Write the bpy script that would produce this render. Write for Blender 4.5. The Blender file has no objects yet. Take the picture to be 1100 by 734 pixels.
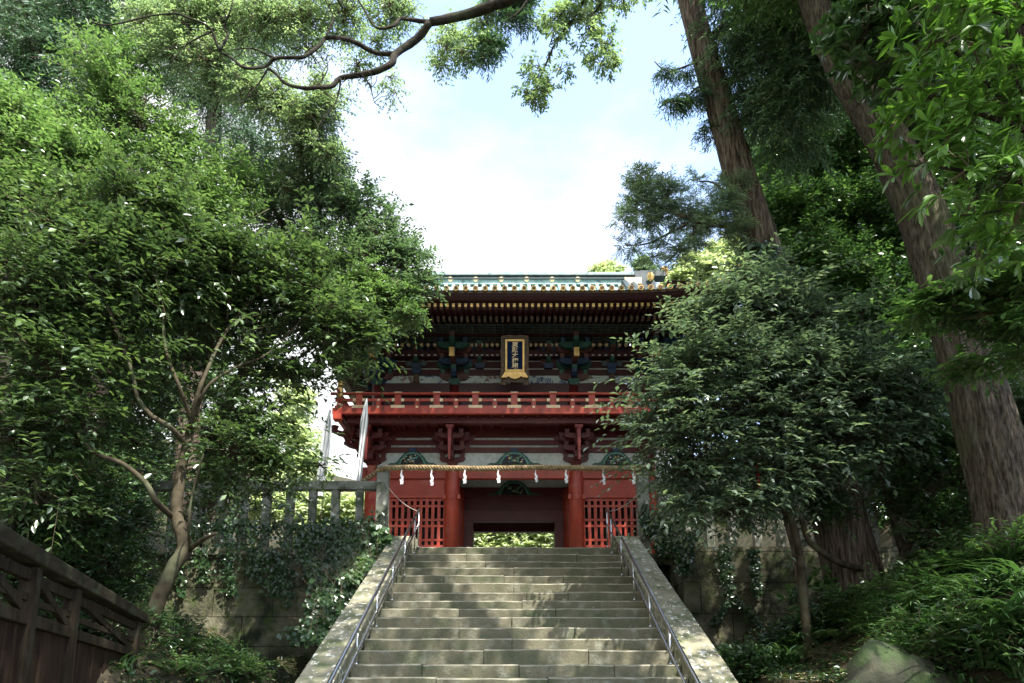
import bpy, math, random
import numpy as np
from mathutils import Vector, Matrix
R = math.radians
random.seed(7)
scene = bpy.context.scene
col = scene.collection

# ------------------------------------------------------------------ camera
EYE = 1.6
PITCH = R(10); SP, CP = math.sin(PITCH), math.cos(PITCH)
F = 733.0; PY0 = 586.0
cam_d = bpy.data.cameras.new('camera'); cam = bpy.data.objects.new('camera', cam_d); col.objects.link(cam)
cam_d.lens = 36.0 * F / 1100.0; cam_d.sensor_width = 36; cam_d.shift_y = (PY0 - 367) / 1100.0
cam_d.clip_start = 0.05; cam_d.clip_end = 3000
cam.location = (0, 0, EYE); cam.rotation_euler = (R(90) + PITCH, 0, 0)
scene.camera = cam
scene.render.resolution_x = 1024; scene.render.resolution_y = 683

# ------------------------------------------------------------------ sky, sun, exposure
SUN_EL, SUN_AZ = 58.0, 142.0     # azimuth: clockwise from +Y (142 = behind the camera, to the right)
world = bpy.data.worlds.new("World"); scene.world = world; world.use_nodes = True
nt = world.node_tree; nt.nodes.clear()
wo = nt.nodes.new('ShaderNodeOutputWorld'); bg = nt.nodes.new('ShaderNodeBackground')
sky = nt.nodes.new('ShaderNodeTexSky'); sky.sky_type = 'NISHITA'; sky.sun_disc = False
sky.sun_elevation = R(SUN_EL); sky.sun_rotation = R(SUN_AZ); sky.air_density = 1.0; sky.dust_density = 1.0; sky.altitude = 200
tc = nt.nodes.new('ShaderNodeTexCoord'); mp = nt.nodes.new('ShaderNodeMapping'); mp.inputs['Scale'].default_value = (1, 1, 2.2)
mp.inputs['Location'].default_value = (0.35, 0.1, 0.2)
nz = nt.nodes.new('ShaderNodeTexNoise'); nz.inputs['Scale'].default_value = 1.5; nz.inputs['Detail'].default_value = 7; nz.inputs['Roughness'].default_value = .55
sep = nt.nodes.new('ShaderNodeSeparateXYZ')
m1 = nt.nodes.new('ShaderNodeMath'); m1.operation = 'MULTIPLY_ADD'; m1.inputs[1].default_value = -0.45; m1.inputs[2].default_value = 0.0
m2 = nt.nodes.new('ShaderNodeMath'); m2.operation = 'MULTIPLY_ADD'; m2.inputs[1].default_value = -0.28
m3 = nt.nodes.new('ShaderNodeMath'); m3.operation = 'ADD'
rp = nt.nodes.new('ShaderNodeValToRGB'); rp.color_ramp.elements[0].position = .21; rp.color_ramp.elements[0].color = (.12, .12, .12, 1); rp.color_ramp.elements[1].position = .42
mx = nt.nodes.new('ShaderNodeMix'); mx.data_type = 'RGBA'; mx.inputs['B'].default_value = (2.15, 2.2, 2.25, 1)
L = nt.links.new
L(tc.outputs['Generated'], mp.inputs['Vector']); L(mp.outputs['Vector'], nz.inputs['Vector'])
L(tc.outputs['Generated'], sep.inputs[0])
L(sep.outputs['X'], m1.inputs[0]); L(sep.outputs['Z'], m2.inputs[0]); L(m1.outputs[0], m2.inputs[2])
L(m2.outputs[0], m3.inputs[0]); L(nz.outputs[0], m3.inputs[1]); L(m3.outputs[0], rp.inputs[0])
L(sky.outputs[0], mx.inputs['A']); L(rp.outputs[0], mx.inputs['Factor'])
L(mx.outputs['Result'], bg.inputs['Color']); bg.inputs['Strength'].default_value = 0.12
L(bg.outputs[0], wo.inputs[0])
sun_d = bpy.data.lights.new('sun', 'SUN'); sun_d.energy = 2.2; sun_d.angle = R(.5); sun_d.color = (1, .95, .87)
sun = bpy.data.objects.new('sun', sun_d); col.objects.link(sun)
sdir = Vector((math.sin(R(SUN_AZ)) * math.cos(R(SUN_EL)), math.cos(R(SUN_AZ)) * math.cos(R(SUN_EL)), math.sin(R(SUN_EL))))
sun.rotation_euler = sdir.to_track_quat('Z', 'Y').to_euler()
scene.view_settings.view_transform = 'Standard'; scene.view_settings.look = 'None'
scene.view_settings.exposure = 2.62; scene.view_settings.gamma = 1
scene.view_settings.use_curve_mapping = False
scene.cycles.max_bounces = 7; scene.cycles.diffuse_bounces = 4; scene.cycles.glossy_bounces = 2
scene.cycles.transmission_bounces = 3; scene.cycles.transparent_max_bounces = 4

# ------------------------------------------------------------------ helpers
def zat(py, Y):
    t = (PY0 - py) / F
    return EYE + Y * (SP + t * CP) / (CP - t * SP)
def at(px, py, Y):                       # pixel of the 1100 px photograph + distance -> point
    z = zat(py, Y); w = Y * CP + (z - EYE) * SP
    return Vector(((px - 550) / F * w, Y, z))
def scl(py, Y):                          # metres per pixel there
    return (Y * CP + (zat(py, Y) - EYE) * SP) / F

def tag(o, label=None, cat=None, group=None, kind=None):
    if label: o['label'] = label
    if cat: o['category'] = cat
    if group: o['group'] = group
    if kind: o['kind'] = kind
    return o
def thing(name, label, cat, loc=(0, 0, 0), rz=0, group=None):
    o = bpy.data.objects.new(name, None); col.objects.link(o); o.location = loc; o.rotation_euler = (0, 0, rz)
    o.empty_display_size = .2
    return tag(o, label, cat, group)
def copy_tree(o, parent=None):
    c = o.copy(); col.objects.link(c); c.parent = parent
    for ch in list(o.children): copy_tree(ch, c)
    return c

class MB:
    def __init__(s): s.v = []; s.f = []; s.m = []
    def add(s, vs, fs, mi=0):
        b = len(s.v); s.v += [tuple(v) for v in vs]; s.f += [tuple(i + b for i in f) for f in fs]; s.m += [mi] * len(fs)
    def box(s, x0, x1, y0, y1, z0, z1, mi=0, top=None, bot=None):
        # top/bot: inset (ax, ay) of that face
        tx, ty = top or (0, 0); bx, by = bot or (0, 0)
        vs = [(x0+bx, y0+by, z0), (x1-bx, y0+by, z0), (x1-bx, y1-by, z0), (x0+bx, y1-by, z0),
              (x0+tx, y0+ty, z1), (x1-tx, y0+ty, z1), (x1-tx, y1-ty, z1), (x0+tx, y1-ty, z1)]
        s.add(vs, [(0, 3, 2, 1), (4, 5, 6, 7), (0, 1, 5, 4), (1, 2, 6, 5), (2, 3, 7, 6), (3, 0, 4, 7)], mi)
        return s
    def beam(s, a, b, w, h, mi=0, up=(0, 0, 1)):
        a = Vector(a); b = Vector(b); d = (b - a).normalized(); u = Vector(up); r = d.cross(u)
        if r.length < 1e-4: r = Vector((1, 0, 0))
        r.normalize(); u = r.cross(d)
        vs = []
        for p in (a, b):
            for sx, sz in ((-1, -1), (1, -1), (1, 1), (-1, 1)): vs.append(p + r * sx * w / 2 + u * sz * h / 2)
        s.add(vs, [(0, 1, 2, 3), (7, 6, 5, 4), (0, 4, 5, 1), (1, 5, 6, 2), (2, 6, 7, 3), (3, 7, 4, 0)], mi)
        return s
    def tube(s, pts, rad, n=10, mi=0, jit=0, cap=True, seed=0):
        rnd = random.Random(seed); pts = [Vector(p) for p in pts]
        if not hasattr(rad, '__len__'): rad = [rad] * len(pts)
        vs = []; prev = None
        for i, p in enumerate(pts):
            d = (pts[min(i+1, len(pts)-1)] - pts[max(i-1, 0)]).normalized()
            if prev is None:
                r = d.orthogonal().normalized()
            else:
                r = (prev - d * prev.dot(d)).normalized()
            prev = r; u = d.cross(r)
            for k in range(n):
                a = 2 * math.pi * k / n; q = rad[i] * (1 + (rnd.uniform(-jit, jit) if jit else 0))
                vs.append(p + (r * math.cos(a) + u * math.sin(a)) * q)
        fs = []
        for i in range(len(pts) - 1):
            for k in range(n):
                k2 = (k + 1) % n; fs.append((i*n+k, i*n+k2, (i+1)*n+k2, (i+1)*n+k))
        if cap: fs.append(tuple(range(n))[::-1]); fs.append(tuple(range((len(pts)-1)*n, len(pts)*n)))
        s.add(vs, fs, mi); return s
    def ridged(s, pts, rad, n=84, amp=.07, seed=0, flare=0):
        from mathutils import noise
        pts = [Vector(p) for p in pts]; vs = []; prev = None; run = 0
        for i, p in enumerate(pts):
            d = (pts[min(i+1, len(pts)-1)] - pts[max(i-1, 0)]).normalized()
            r = d.orthogonal().normalized() if prev is None else (prev - d * prev.dot(d)).normalized()
            prev = r; u = d.cross(r); run += (p - pts[max(i-1, 0)]).length
            for k in range(n):
                a = 2*math.pi*k/n; c, s_ = math.cos(a), math.sin(a)
                q = 1 - amp*abs(noise.noise(Vector((c*5.5+seed, s_*5.5, run*.55))))*2.2 + amp*.7*noise.noise(Vector((c*13, s_*13+seed, run*1.6))) + .07*noise.noise(Vector((c*1.3, s_*1.3, run*.5+seed)))
                q += flare*math.exp(-run/.55)*(.5+.5*math.cos(a*5+seed))
                vs.append(p + (r*c + u*s_)*rad[i]*q)
        s.add(vs, [(i*n+k, i*n+(k+1) % n, (i+1)*n+(k+1) % n, (i+1)*n+k) for i in range(len(pts)-1) for k in range(n)], 0); return s
    def prism(s, poly, o, ux, uy, depth, mi=0, mi_side=None):
        # poly 2-D; o origin; ux, uy axes; extruded by depth along ux x uy
        o = Vector(o); ux = Vector(ux); uy = Vector(uy); n = ux.cross(uy).normalized() * depth
        N = len(poly); a = [o + ux * p[0] + uy * p[1] for p in poly]; b = [q + n for q in a]
        s.add(a + b, [tuple(range(N))[::-1], tuple(range(N, 2*N))], mi)
        s.add(a + b, [(i, (i+1) % N, (i+1) % N + N, i + N) for i in range(N)], mi if mi_side is None else mi_side)
        return s
    def ball(s, c, r, mi=0, n=8, sc=(1, 1, 1)):
        vs = []; fs = []
        for i in range(1, n//2):
            ph = math.pi * i / (n//2)
            for k in range(n):
                a = 2*math.pi*k/n; vs.append((c[0]+r*sc[0]*math.sin(ph)*math.cos(a), c[1]+r*sc[1]*math.sin(ph)*math.sin(a), c[2]+r*sc[2]*math.cos(ph)))
        t = len(vs); vs += [(c[0], c[1], c[2]+r*sc[2]), (c[0], c[1], c[2]-r*sc[2])]
        rows = n//2 - 1
        for i in range(rows-1):
            for k in range(n): fs.append((i*n+k, (i+1)*n+k, (i+1)*n+(k+1) % n, i*n+(k+1) % n))
        for k in range(n):
            fs.append((t, k, (k+1) % n)); fs.append((t+1, (rows-1)*n+(k+1) % n, (rows-1)*n+k))
        s.add(vs, fs, mi); return s
    def build(s, name, mats, parent=None, smooth=False, local=False, bevel=0):
        me = bpy.data.meshes.new(name); me.from_pydata(s.v, [], s.f)
        if not isinstance(mats, (list, tuple)): mats = [mats]
        for m in mats: me.materials.append(m)
        if len(mats) > 1: me.polygons.foreach_set('material_index', s.m)
        if smooth: me.polygons.foreach_set('use_smooth', [True] * len(s.f))
        me.update()
        o = bpy.data.objects.new(name, me); col.objects.link(o)
        if bevel:
            b = o.modifiers.new('bevel', 'BEVEL'); b.width = bevel; b.segments = 2; b.limit_method = 'ANGLE'
        if parent:
            o.parent = parent
            if not local: o.location = -Vector(parent.location)
        return o

# ------------------------------------------------------------------ materials
M = {}
def mat(name, c1, c2=None, rough=.6, scale=4, detail=6, bump=0, bscale=None, stretch=None, metal=0, spec=.5, extra=None, ramp=(.35, .65), coat=0):
    m = bpy.data.materials.new(name); m.use_nodes = True; t = m.node_tree; P = t.nodes['Principled BSDF']
    P.inputs['Roughness'].default_value = rough; P.inputs['Metallic'].default_value = metal
    P.inputs['Specular IOR Level'].default_value = spec; P.inputs['Coat Weight'].default_value = coat
    c2 = c2 or tuple(x * .7 for x in c1)
    tcn = t.nodes.new('ShaderNodeTexCoord'); mpn = t.nodes.new('ShaderNodeMapping')
    if stretch: mpn.inputs['Scale'].default_value = stretch
    n = t.nodes.new('ShaderNodeTexNoise'); n.inputs['Scale'].default_value = scale; n.inputs['Detail'].default_value = detail
    r = t.nodes.new('ShaderNodeValToRGB'); e = r.color_ramp.elements
    e[0].position, e[1].position = ramp; e[0].color = (*c2, 1); e[1].color = (*c1, 1)
    t.links.new(tcn.outputs['Object'], mpn.inputs[0]); t.links.new(mpn.outputs[0], n.inputs['Vector'])
    t.links.new(n.outputs[0], r.inputs[0]); t.links.new(r.outputs[0], P.inputs['Base Color'])
    colout = r.outputs[0]
    if extra:                                    # list of (colour, scale, lo, hi, stretch)
        for c, sc_, lo, hi, st in extra:
            n2 = t.nodes.new('ShaderNodeTexNoise'); n2.inputs['Scale'].default_value = sc_; n2.inputs['Detail'].default_value = 5
            m2_ = t.nodes.new('ShaderNodeMapping'); m2_.inputs['Scale'].default_value = st or (1, 1, 1); m2_.inputs['Location'].default_value = (sc_, lo*7, hi*3)
            t.links.new(tcn.outputs['Object'], m2_.inputs[0]); t.links.new(m2_.outputs[0], n2.inputs['Vector'])
            r2 = t.nodes.new('ShaderNodeValToRGB'); r2.color_ramp.elements[0].position = lo; r2.color_ramp.elements[1].position = hi
            mxn = t.nodes.new('ShaderNodeMix'); mxn.data_type = 'RGBA'; mxn.inputs['B'].default_value = (*c, 1)
            t.links.new(n2.outputs[0], r2.inputs[0]); t.links.new(r2.outputs[0], mxn.inputs['Factor'])
            t.links.new(colout, mxn.inputs['A']); colout = mxn.outputs['Result']
        t.links.new(colout, P.inputs['Base Color'])
    if bump:
        n3 = t.nodes.new('ShaderNodeTexNoise'); n3.inputs['Scale'].default_value = bscale or scale * 4; n3.inputs['Detail'].default_value = 8; n3.inputs['Roughness'].default_value = .65
        b = t.nodes.new('ShaderNodeBump'); b.inputs['Strength'].default_value = 1; b.inputs['Distance'].default_value = bump
        t.links.new(mpn.outputs[0], n3.inputs['Vector']); t.links.new(n3.outputs[0], b.inputs['Height']); t.links.new(b.outputs[0], P.inputs['Normal'])
    M[name] = m; return m
def blocks(name, w, h, mortar=.02, axis='xz'):
    """adds a masonry joint pattern to an existing material"""
    m = M[name]; t = m.node_tree; P = t.nodes['Principled BSDF']; src = P.inputs['Base Color'].links[0].from_socket
    tcn = t.nodes.new('ShaderNodeTexCoord'); mp_ = t.nodes.new('ShaderNodeMapping')
    mp_.inputs['Rotation'].default_value = (R(90), 0, 0) if axis == 'xz' else (0, 0, 0)
    nd = t.nodes.new('ShaderNodeTexNoise'); nd.inputs['Scale'].default_value = .9
    mv = t.nodes.new('ShaderNodeMix'); mv.data_type = 'VECTOR'; mv.inputs['Factor'].default_value = .06
    br = t.nodes.new('ShaderNodeTexBrick'); br.inputs['Scale'].default_value = 1; br.inputs['Brick Width'].default_value = w
    br.inputs['Row Height'].default_value = h; br.inputs['Mortar Size'].default_value = mortar; br.inputs['Mortar Smooth'].default_value = .4
    br.inputs['Color1'].default_value = (1, 1, 1, 1); br.inputs['Color2'].default_value = (.78, .8, .76, 1); br.inputs['Mortar'].default_value = (.3, .3, .28, 1)
    mu = t.nodes.new('ShaderNodeMix'); mu.data_type = 'RGBA'; mu.blend_type = 'MULTIPLY'; mu.inputs['Factor'].default_value = 1
    t.links.new(tcn.outputs['Object'], mp_.inputs[0]); t.links.new(mp_.outputs[0], mv.inputs['A']); t.links.new(tcn.outputs['Object'], nd.inputs['Vector'])
    t.links.new(nd.outputs['Color'], mv.inputs['B']); t.links.new(mv.outputs['Result'], br.inputs['Vector'])
    t.links.new(src, mu.inputs['A']); t.links.new(br.outputs['Color'], mu.inputs['B']); t.links.new(mu.outputs['Result'], P.inputs['Base Color'])

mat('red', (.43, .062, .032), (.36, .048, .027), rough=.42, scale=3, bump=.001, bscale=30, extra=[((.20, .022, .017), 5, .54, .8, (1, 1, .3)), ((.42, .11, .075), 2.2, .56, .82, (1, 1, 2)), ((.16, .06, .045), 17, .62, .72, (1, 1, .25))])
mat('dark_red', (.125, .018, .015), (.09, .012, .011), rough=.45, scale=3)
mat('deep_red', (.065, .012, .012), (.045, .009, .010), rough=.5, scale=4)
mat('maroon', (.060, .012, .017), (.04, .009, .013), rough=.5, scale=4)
mat('gold', (.83, .55, .20), (.62, .38, .12), rough=.38, scale=12, metal=.55)
mat('pale_gold', (.86, .70, .45), (.76, .55, .28), rough=.45, scale=14, metal=.1)
mat('white', (.70, .72, .68), (.52, .56, .52), rough=.8, scale=9)
mat('paper', (.85, .85, .85), (.8, .8, .8), rough=.8)
mat('green', (.035, .13, .095), (.016, .07, .055), rough=.5, scale=14)
mat('pale_green', (.16, .36, .27), (.10, .26, .19), rough=.6, scale=14)
mat('blue', (.022, .055, .14), (.014, .035, .08), rough=.5, scale=14)
mat('plaque_blue', (.003, .016, .06), (.003, .013, .05), rough=.75, spec=.15, scale=14)
mat('carved_wood', (.13, .075, .035), (.05, .028, .015), rough=.6, scale=22, bump=.006, bscale=30)
mat('mast_red', (.23, .032, .024), (.18, .025, .02), rough=.5, scale=6)
mat('carved_red', (.17, .065, .05), (.09, .035, .03), rough=.55, scale=18)
mat('rafter_end', (.27, .20, .155), (.18, .13, .10), rough=.6)
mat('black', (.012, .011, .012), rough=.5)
mat('lattice_dark', (.085, .12, .115), (.05, .07, .07), rough=.6, scale=30)
mat('painting_brown', (.60, .66, .62), (.50, .57, .54), rough=.7, scale=3, extra=[((.17, .07, .05), 4.2, .50, .54, (1, 1, 2)), ((.5, .55, .52), 30, .5, .56, None)])
mat('painting_blue', (.60, .66, .62), (.50, .57, .54), rough=.7, scale=3, extra=[((.05, .09, .22), 4.6, .50, .54, (1, 1, 2)), ((.5, .55, .52), 30, .5, .56, None)])
mat('copper', (.42, .58, .54), (.22, .36, .34), rough=.55, scale=3, detail=9, stretch=(1, 1, 1), extra=[((.07, .10, .11), 6, .55, .72, (1, .3, 1))])
mat('copper_dark', (.06, .085, .09), (.03, .045, .05), rough=.5, scale=6)
mat('stone_step', (.18, .16, .105), (.105, .098, .06), rough=.88, scale=1.3, detail=10, bump=.012, bscale=26,
    extra=[((.27, .265, .20), 5, .52, .75, None), ((.07, .085, .04), 2.1, .50, .72, None), ((.12, .13, .08), 40, .56, .62, None)])
mat('stone_worn_lit', (.34, .32, .25), (.20, .19, .135), rough=.85, scale=6, bump=.004, bscale=30)  # pale nosing lip: edge light painted into the stone, along with wear
mat('stone_ramp', (.30, .275, .20), (.18, .175, .11), rough=.9, scale=2.2, detail=10, bump=.01, bscale=24,
    extra=[((.11, .13, .06), 3.1, .5, .66, None), ((.58, .58, .50), 15, .60, .63, (1, .55, 1)), ((.5, .5, .44), 6, .64, .66, None)])
mat('stone_post', (.26, .26, .22), (.16, .17, .13), rough=.92, scale=3, detail=10, bump=.014, bscale=30,
    extra=[((.07, .085, .05), 3.3, .46, .66, None), ((.42, .44, .38), 9, .61, .66, None)])
mat('stone_wall', (.21, .195, .135), (.10, .10, .06), spec=.15, rough=.95, scale=2, detail=10, bump=.05, bscale=9,
    extra=[((.03, .036, .022), 1.6, .48, .66, None), ((.07, .095, .032), 4, .5, .68, None)])
blocks('stone_wall', 1.25, .62, .012)
mat('rock', (.09, .085, .058), (.035, .04, .02), rough=.95, scale=2.5, detail=10, bump=.04, bscale=8, extra=[((.05, .08, .025), 3, .48, .62, None)])
mat('soil', (.07, .055, .035), (.025, .03, .012), spec=.15, rough=1, scale=2, detail=9, bump=.06, bscale=6)
mat('gravel', (.30, .29, .26), (.2, .19, .17), rough=1, scale=20, detail=9, bump=.02)
mat('steel', (.62, .63, .64), (.5, .5, .5), rough=.24, scale=20, metal=1)
mat('straw', (.40, .30, .16), (.20, .14, .07), rough=.9, scale=16, bump=.004, bscale=60)
mat('cloth', (.80, .82, .82), (.70, .73, .73), rough=.9, scale=3)
mat('wood_fence', (.036, .026, .014), (.010, .006, .004), spec=.15, rough=.85, scale=3, stretch=(9, 9, .8), bump=.005, bscale=8, extra=[((.032, .032, .02), 4, .54, .72, None)])
mat('wood_board', (.040, .024, .013), (.013, .007, .005), spec=.15, rough=.8, scale=3, stretch=(9, 9, .8), bump=.004, bscale=8)
mat('wood_rail', (.034, .027, .016), (.017, .013, .008), spec=.15, rough=.9, scale=3.5, stretch=(2, 2, 5), bump=.006, bscale=6, extra=[((.045, .05, .026), 5, .54, .68, None)])
mat('bark_cedar', (.18, .14, .108), (.052, .038, .028), spec=.15, rough=.95, scale=3.2, detail=9, stretch=(7, 7, .5), bump=.06, bscale=3.2, ramp=(.40, .60), extra=[((.25, .205, .155), 2.2, .52, .72, (6, 6, .5)), ((.05, .035, .028), 9, .58, .68, (2.4, 2.4, .25))])
mat('bark_old', (.12, .10, .075), (.035, .027, .019), spec=.15, rough=.95, scale=2.8, detail=10, stretch=(13, 13, 2.2), bump=.06, bscale=2.8, ramp=(.36, .62), extra=[((.085, .095, .045), 1.1, .52, .72, None), ((.17, .145, .105), 3, .55, .72, (6, 6, .9))])
mat('bark_camphor', (.045, .037, .028), (.014, .012, .010), spec=.15, rough=.95, scale=9, detail=8, bump=.015, bscale=16, extra=[((.05, .058, .033), 3, .52, .7, None)])
mat('bark_pale', (.078, .064, .040), (.028, .022, .013), spec=.15, rough=.9, scale=5, detail=8, bump=.008, bscale=14, extra=[((.09, .10, .055), 3, .52, .72, None)])
mat('twig', (.16, .12, .075), (.08, .06, .04), rough=.9)
mat('cable', (.45, .42, .36), rough=.8)
mat('ribbon', (.6, .02, .02), rough=.6)
mat('roof_grey', (.08, .085, .09), rough=.6)

def leafmat(name, ca, cb, cc, rough=.35, trans=.35, spec=.5, yellow=1.25, gloss=0):
    m = bpy.data.materials.new(name); m.use_nodes = True; t = m.node_tree; P = t.nodes['Principled BSDF']; out = t.nodes['Material Output']
    a = t.nodes.new('ShaderNodeAttribute'); a.attribute_name = 'v'
    r = t.nodes.new('ShaderNodeValToRGB'); e = r.color_ramp.elements
    e[0].color = (*ca, 1); e[0].position = .05; e[1].color = (*cc, 1); e[1].position = .97
    q = e.new(.6); q.color = (*cb, 1)
    P.inputs['Roughness'].default_value = rough; P.inputs['Specular IOR Level'].default_value = spec; P.inputs['Coat Weight'].default_value = gloss
    P.inputs['Coat Roughness'].default_value = .22
    T = t.nodes.new('ShaderNodeBsdfTranslucent'); g = t.nodes.new('ShaderNodeMix'); g.data_type = 'RGBA'; g.blend_type = 'MULTIPLY'
    g.inputs['Factor'].default_value = 1; g.inputs['B'].default_value = (1.12 * yellow, 1.5, .85, 1)
    ms = t.nodes.new('ShaderNodeMixShader'); ms.inputs[0].default_value = trans
    k = t.links.new
    k(a.outputs['Fac'], r.inputs[0]); k(r.outputs[0], P.inputs['Base Color']); k(r.outputs[0], g.inputs['A']); k(g.outputs['Result'], T.inputs['Color'])
    k(P.outputs[0], ms.inputs[1]); k(T.outputs[0], ms.inputs[2]); k(ms.outputs[0], out.inputs[0])
    M[name] = m; return m
leafmat('leaf_glossy', (0.036, 0.067, 0.029), (0.074, 0.126, 0.048), (0.162, 0.246, 0.084), rough=.36, trans=.26, spec=.9, gloss=.45)
leafmat('leaf_camellia', (0.063, 0.098, 0.071), (0.121, 0.178, 0.121), (0.218, 0.287, 0.190), rough=.36, trans=.34, spec=.9, gloss=.45)
leafmat('leaf_bright', (.060, .115, .038), (.110, .190, .068), (.195, .295, .115), rough=.36, trans=.42, spec=.9, gloss=.45)
leafmat('leaf_blue', (0.057, 0.106, 0.060), (0.098, 0.161, 0.090), (0.161, 0.241, 0.127), rough=.36, trans=.35, spec=.9, gloss=.45)
leafmat('leaf_camphor', (0.138, 0.207, 0.121), (0.213, 0.293, 0.172), (0.322, 0.402, 0.253), rough=.35, trans=.5, gloss=.3)
leafmat('leaf_cedar', (0.043, 0.096, 0.050), (0.084, 0.168, 0.084), (0.168, 0.276, 0.132), rough=.5, trans=.2, gloss=.1)
leafmat('leaf_needle', (0.115, 0.184, 0.138), (0.218, 0.310, 0.207), (0.391, 0.483, 0.265), rough=.5, trans=.3)
leafmat('leaf_dark', (0.025, 0.062, 0.020), (0.050, 0.112, 0.035), (0.100, 0.194, 0.053), rough=.36, trans=.25, spec=.9, gloss=.45)
leafmat('leaf_mid', (0.046, 0.102, 0.034), (0.084, 0.168, 0.050), (0.150, 0.264, 0.078), rough=.36, trans=.35, spec=.9, gloss=.45)
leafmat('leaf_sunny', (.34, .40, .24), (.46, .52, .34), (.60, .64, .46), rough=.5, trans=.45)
leafmat('leaf_big', (.055, .13, .022), (.095, .20, .034), (.15, .29, .055), rough=.32, trans=.38, gloss=.3)
leafmat('leaf_ivy', (.020, .048, .018), (.038, .085, .028), (.085, .16, .045), rough=.3, trans=.25, gloss=.4)
leafmat('leaf_grass', (.032, .080, .028), (.062, .130, .042), (.135, .225, .085), rough=.35, trans=.3, gloss=.3)
leafmat('leaf_fern', (.035, .085, .026), (.07, .145, .042), (.15, .25, .075), rough=.45, trans=.35)
leafmat('leaf_dry', (.16, .12, .06), (.25, .20, .10), (.34, .30, .14), rough=.7, trans=.2)

# ------------------------------------------------------------------ foliage engine
def leaf_mesh(name, P, D, N, S, W, m, parent=None, fold=.25, droop=.15, V=None, curve=False):
    """P base points, D directions, N normals, S lengths, W width ratio"""
    n = len(P); D = D / (np.linalg.norm(D, axis=1, keepdims=True) + 1e-9)
    Sd = np.cross(N, D); Sd /= (np.linalg.norm(Sd, axis=1, keepdims=True) + 1e-9); Nn = np.cross(D, Sd)
    S = S[:, None]; hw = S * W * .5
    if curve:       # 8 verts: rounder and arched leaf
        B = P
        m1_ = P + D*S*.35 + Nn*S*.04; m2_ = P + D*S*.72 - Nn*S*droop*.4; T = P + D*S - Nn*S*droop
        r1 = m1_ + Sd*hw*.85 + Nn*hw*fold; l1 = m1_ - Sd*hw*.85 + Nn*hw*fold
        r2 = m2_ + Sd*hw*.95 + Nn*hw*fold; l2 = m2_ - Sd*hw*.95 + Nn*hw*fold
        vs = np.stack([B, m1_, m2_, T, r1, r2, l1, l2], 1).reshape(-1, 3)
        fi = np.array([[0, 4, 1, 1], [1, 4, 5, 2], [2, 5, 3, 3], [0, 1, 6, 6], [1, 2, 7, 6], [2, 3, 7, 7]])
        tri = np.array([0, 4, 1, 1, 4, 5, 1, 5, 2, 2, 5, 3, 0, 1, 6, 1, 2, 7, 1, 7, 6, 2, 3, 7]); nv = 8; nf = 8
    else:
        mid = P + D*S*.48
        vs = np.stack([P, mid + Sd*hw + Nn*hw*fold, P + D*S - Nn*S*droop, mid - Sd*hw + Nn*hw*fold], 1).reshape(-1, 3)
        tri = np.array([0, 1, 2, 0, 2, 3]); nv = 4; nf = 2
    me = bpy.data.meshes.new(name)
    idx = (np.arange(n)[:, None] * nv + tri[None, :]).ravel().astype(np.int32)
    me.vertices.add(n*nv); me.vertices.foreach_set('co', vs.astype(np.float32).ravel())
    me.loops.add(len(idx)); me.loops.foreach_set('vertex_index', idx)
    me.polygons.add(n*nf); me.polygons.foreach_set('loop_start', np.arange(0, len(idx), 3, dtype=np.int32))
    me.polygons.foreach_set('loop_total', np.full(n*nf, 3, dtype=np.int32))
    me.update(calc_edges=True)
    if V is None: V = np.random.default_rng(1).random(n)
    at_ = me.attributes.new('v', 'FLOAT', 'POINT'); at_.data.foreach_set('value', np.repeat(np.clip(V, 0, 1), nv).astype(np.float32))
    me.materials.append(M[m] if isinstance(m, str) else m)
    if curve: me.polygons.foreach_set('use_smooth', np.ones(n*nf, dtype=bool))
    o = bpy.data.objects.new(name, me); col.objects.link(o)
    if parent: o.parent = parent; o.location = -Vector(parent.location)
    return o

def lines_mesh(name, A, B, r0, r1, m, parent=None, C=None):
    """many thin 3-sided sticks A->B"""
    n = len(A); D = B - A; D /= (np.linalg.norm(D, axis=1, keepdims=True) + 1e-9)
    ref = np.where(np.abs(D[:, 2:3]) > .9, np.array([[1., 0, 0]]), np.array([[0, 0, 1.]]))
    X = np.cross(D, ref); X /= np.linalg.norm(X, axis=1, keepdims=True); Yv = np.cross(D, X)
    vs = []
    for Pp, r in ((A, r0), (B, r1)):
        for k in range(3):
            a = 2*math.pi*k/3; vs.append(Pp + (X*math.cos(a) + Yv*math.sin(a)) * r)
    vs = np.stack(vs, 1).reshape(-1, 3)
    q = np.array([0, 1, 4, 3, 1, 2, 5, 4, 2, 0, 3, 5]); idx = (np.arange(n)[:, None]*6 + q[None]).ravel().astype(np.int32)
    me = bpy.data.meshes.new(name)
    me.vertices.add(n*6); me.vertices.foreach_set('co', vs.astype(np.float32).ravel())
    me.loops.add(len(idx)); me.loops.foreach_set('vertex_index', idx)
    me.polygons.add(n*3); me.polygons.foreach_set('loop_start', np.arange(0, len(idx), 4, dtype=np.int32)); me.polygons.foreach_set('loop_total', np.full(n*3, 4, dtype=np.int32))
    me.update(calc_edges=True); me.materials.append(M[m])
    o = bpy.data.objects.new(name, me); col.objects.link(o)
    if parent: o.parent = parent; o.location = -Vector(parent.location)
    return o

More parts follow.
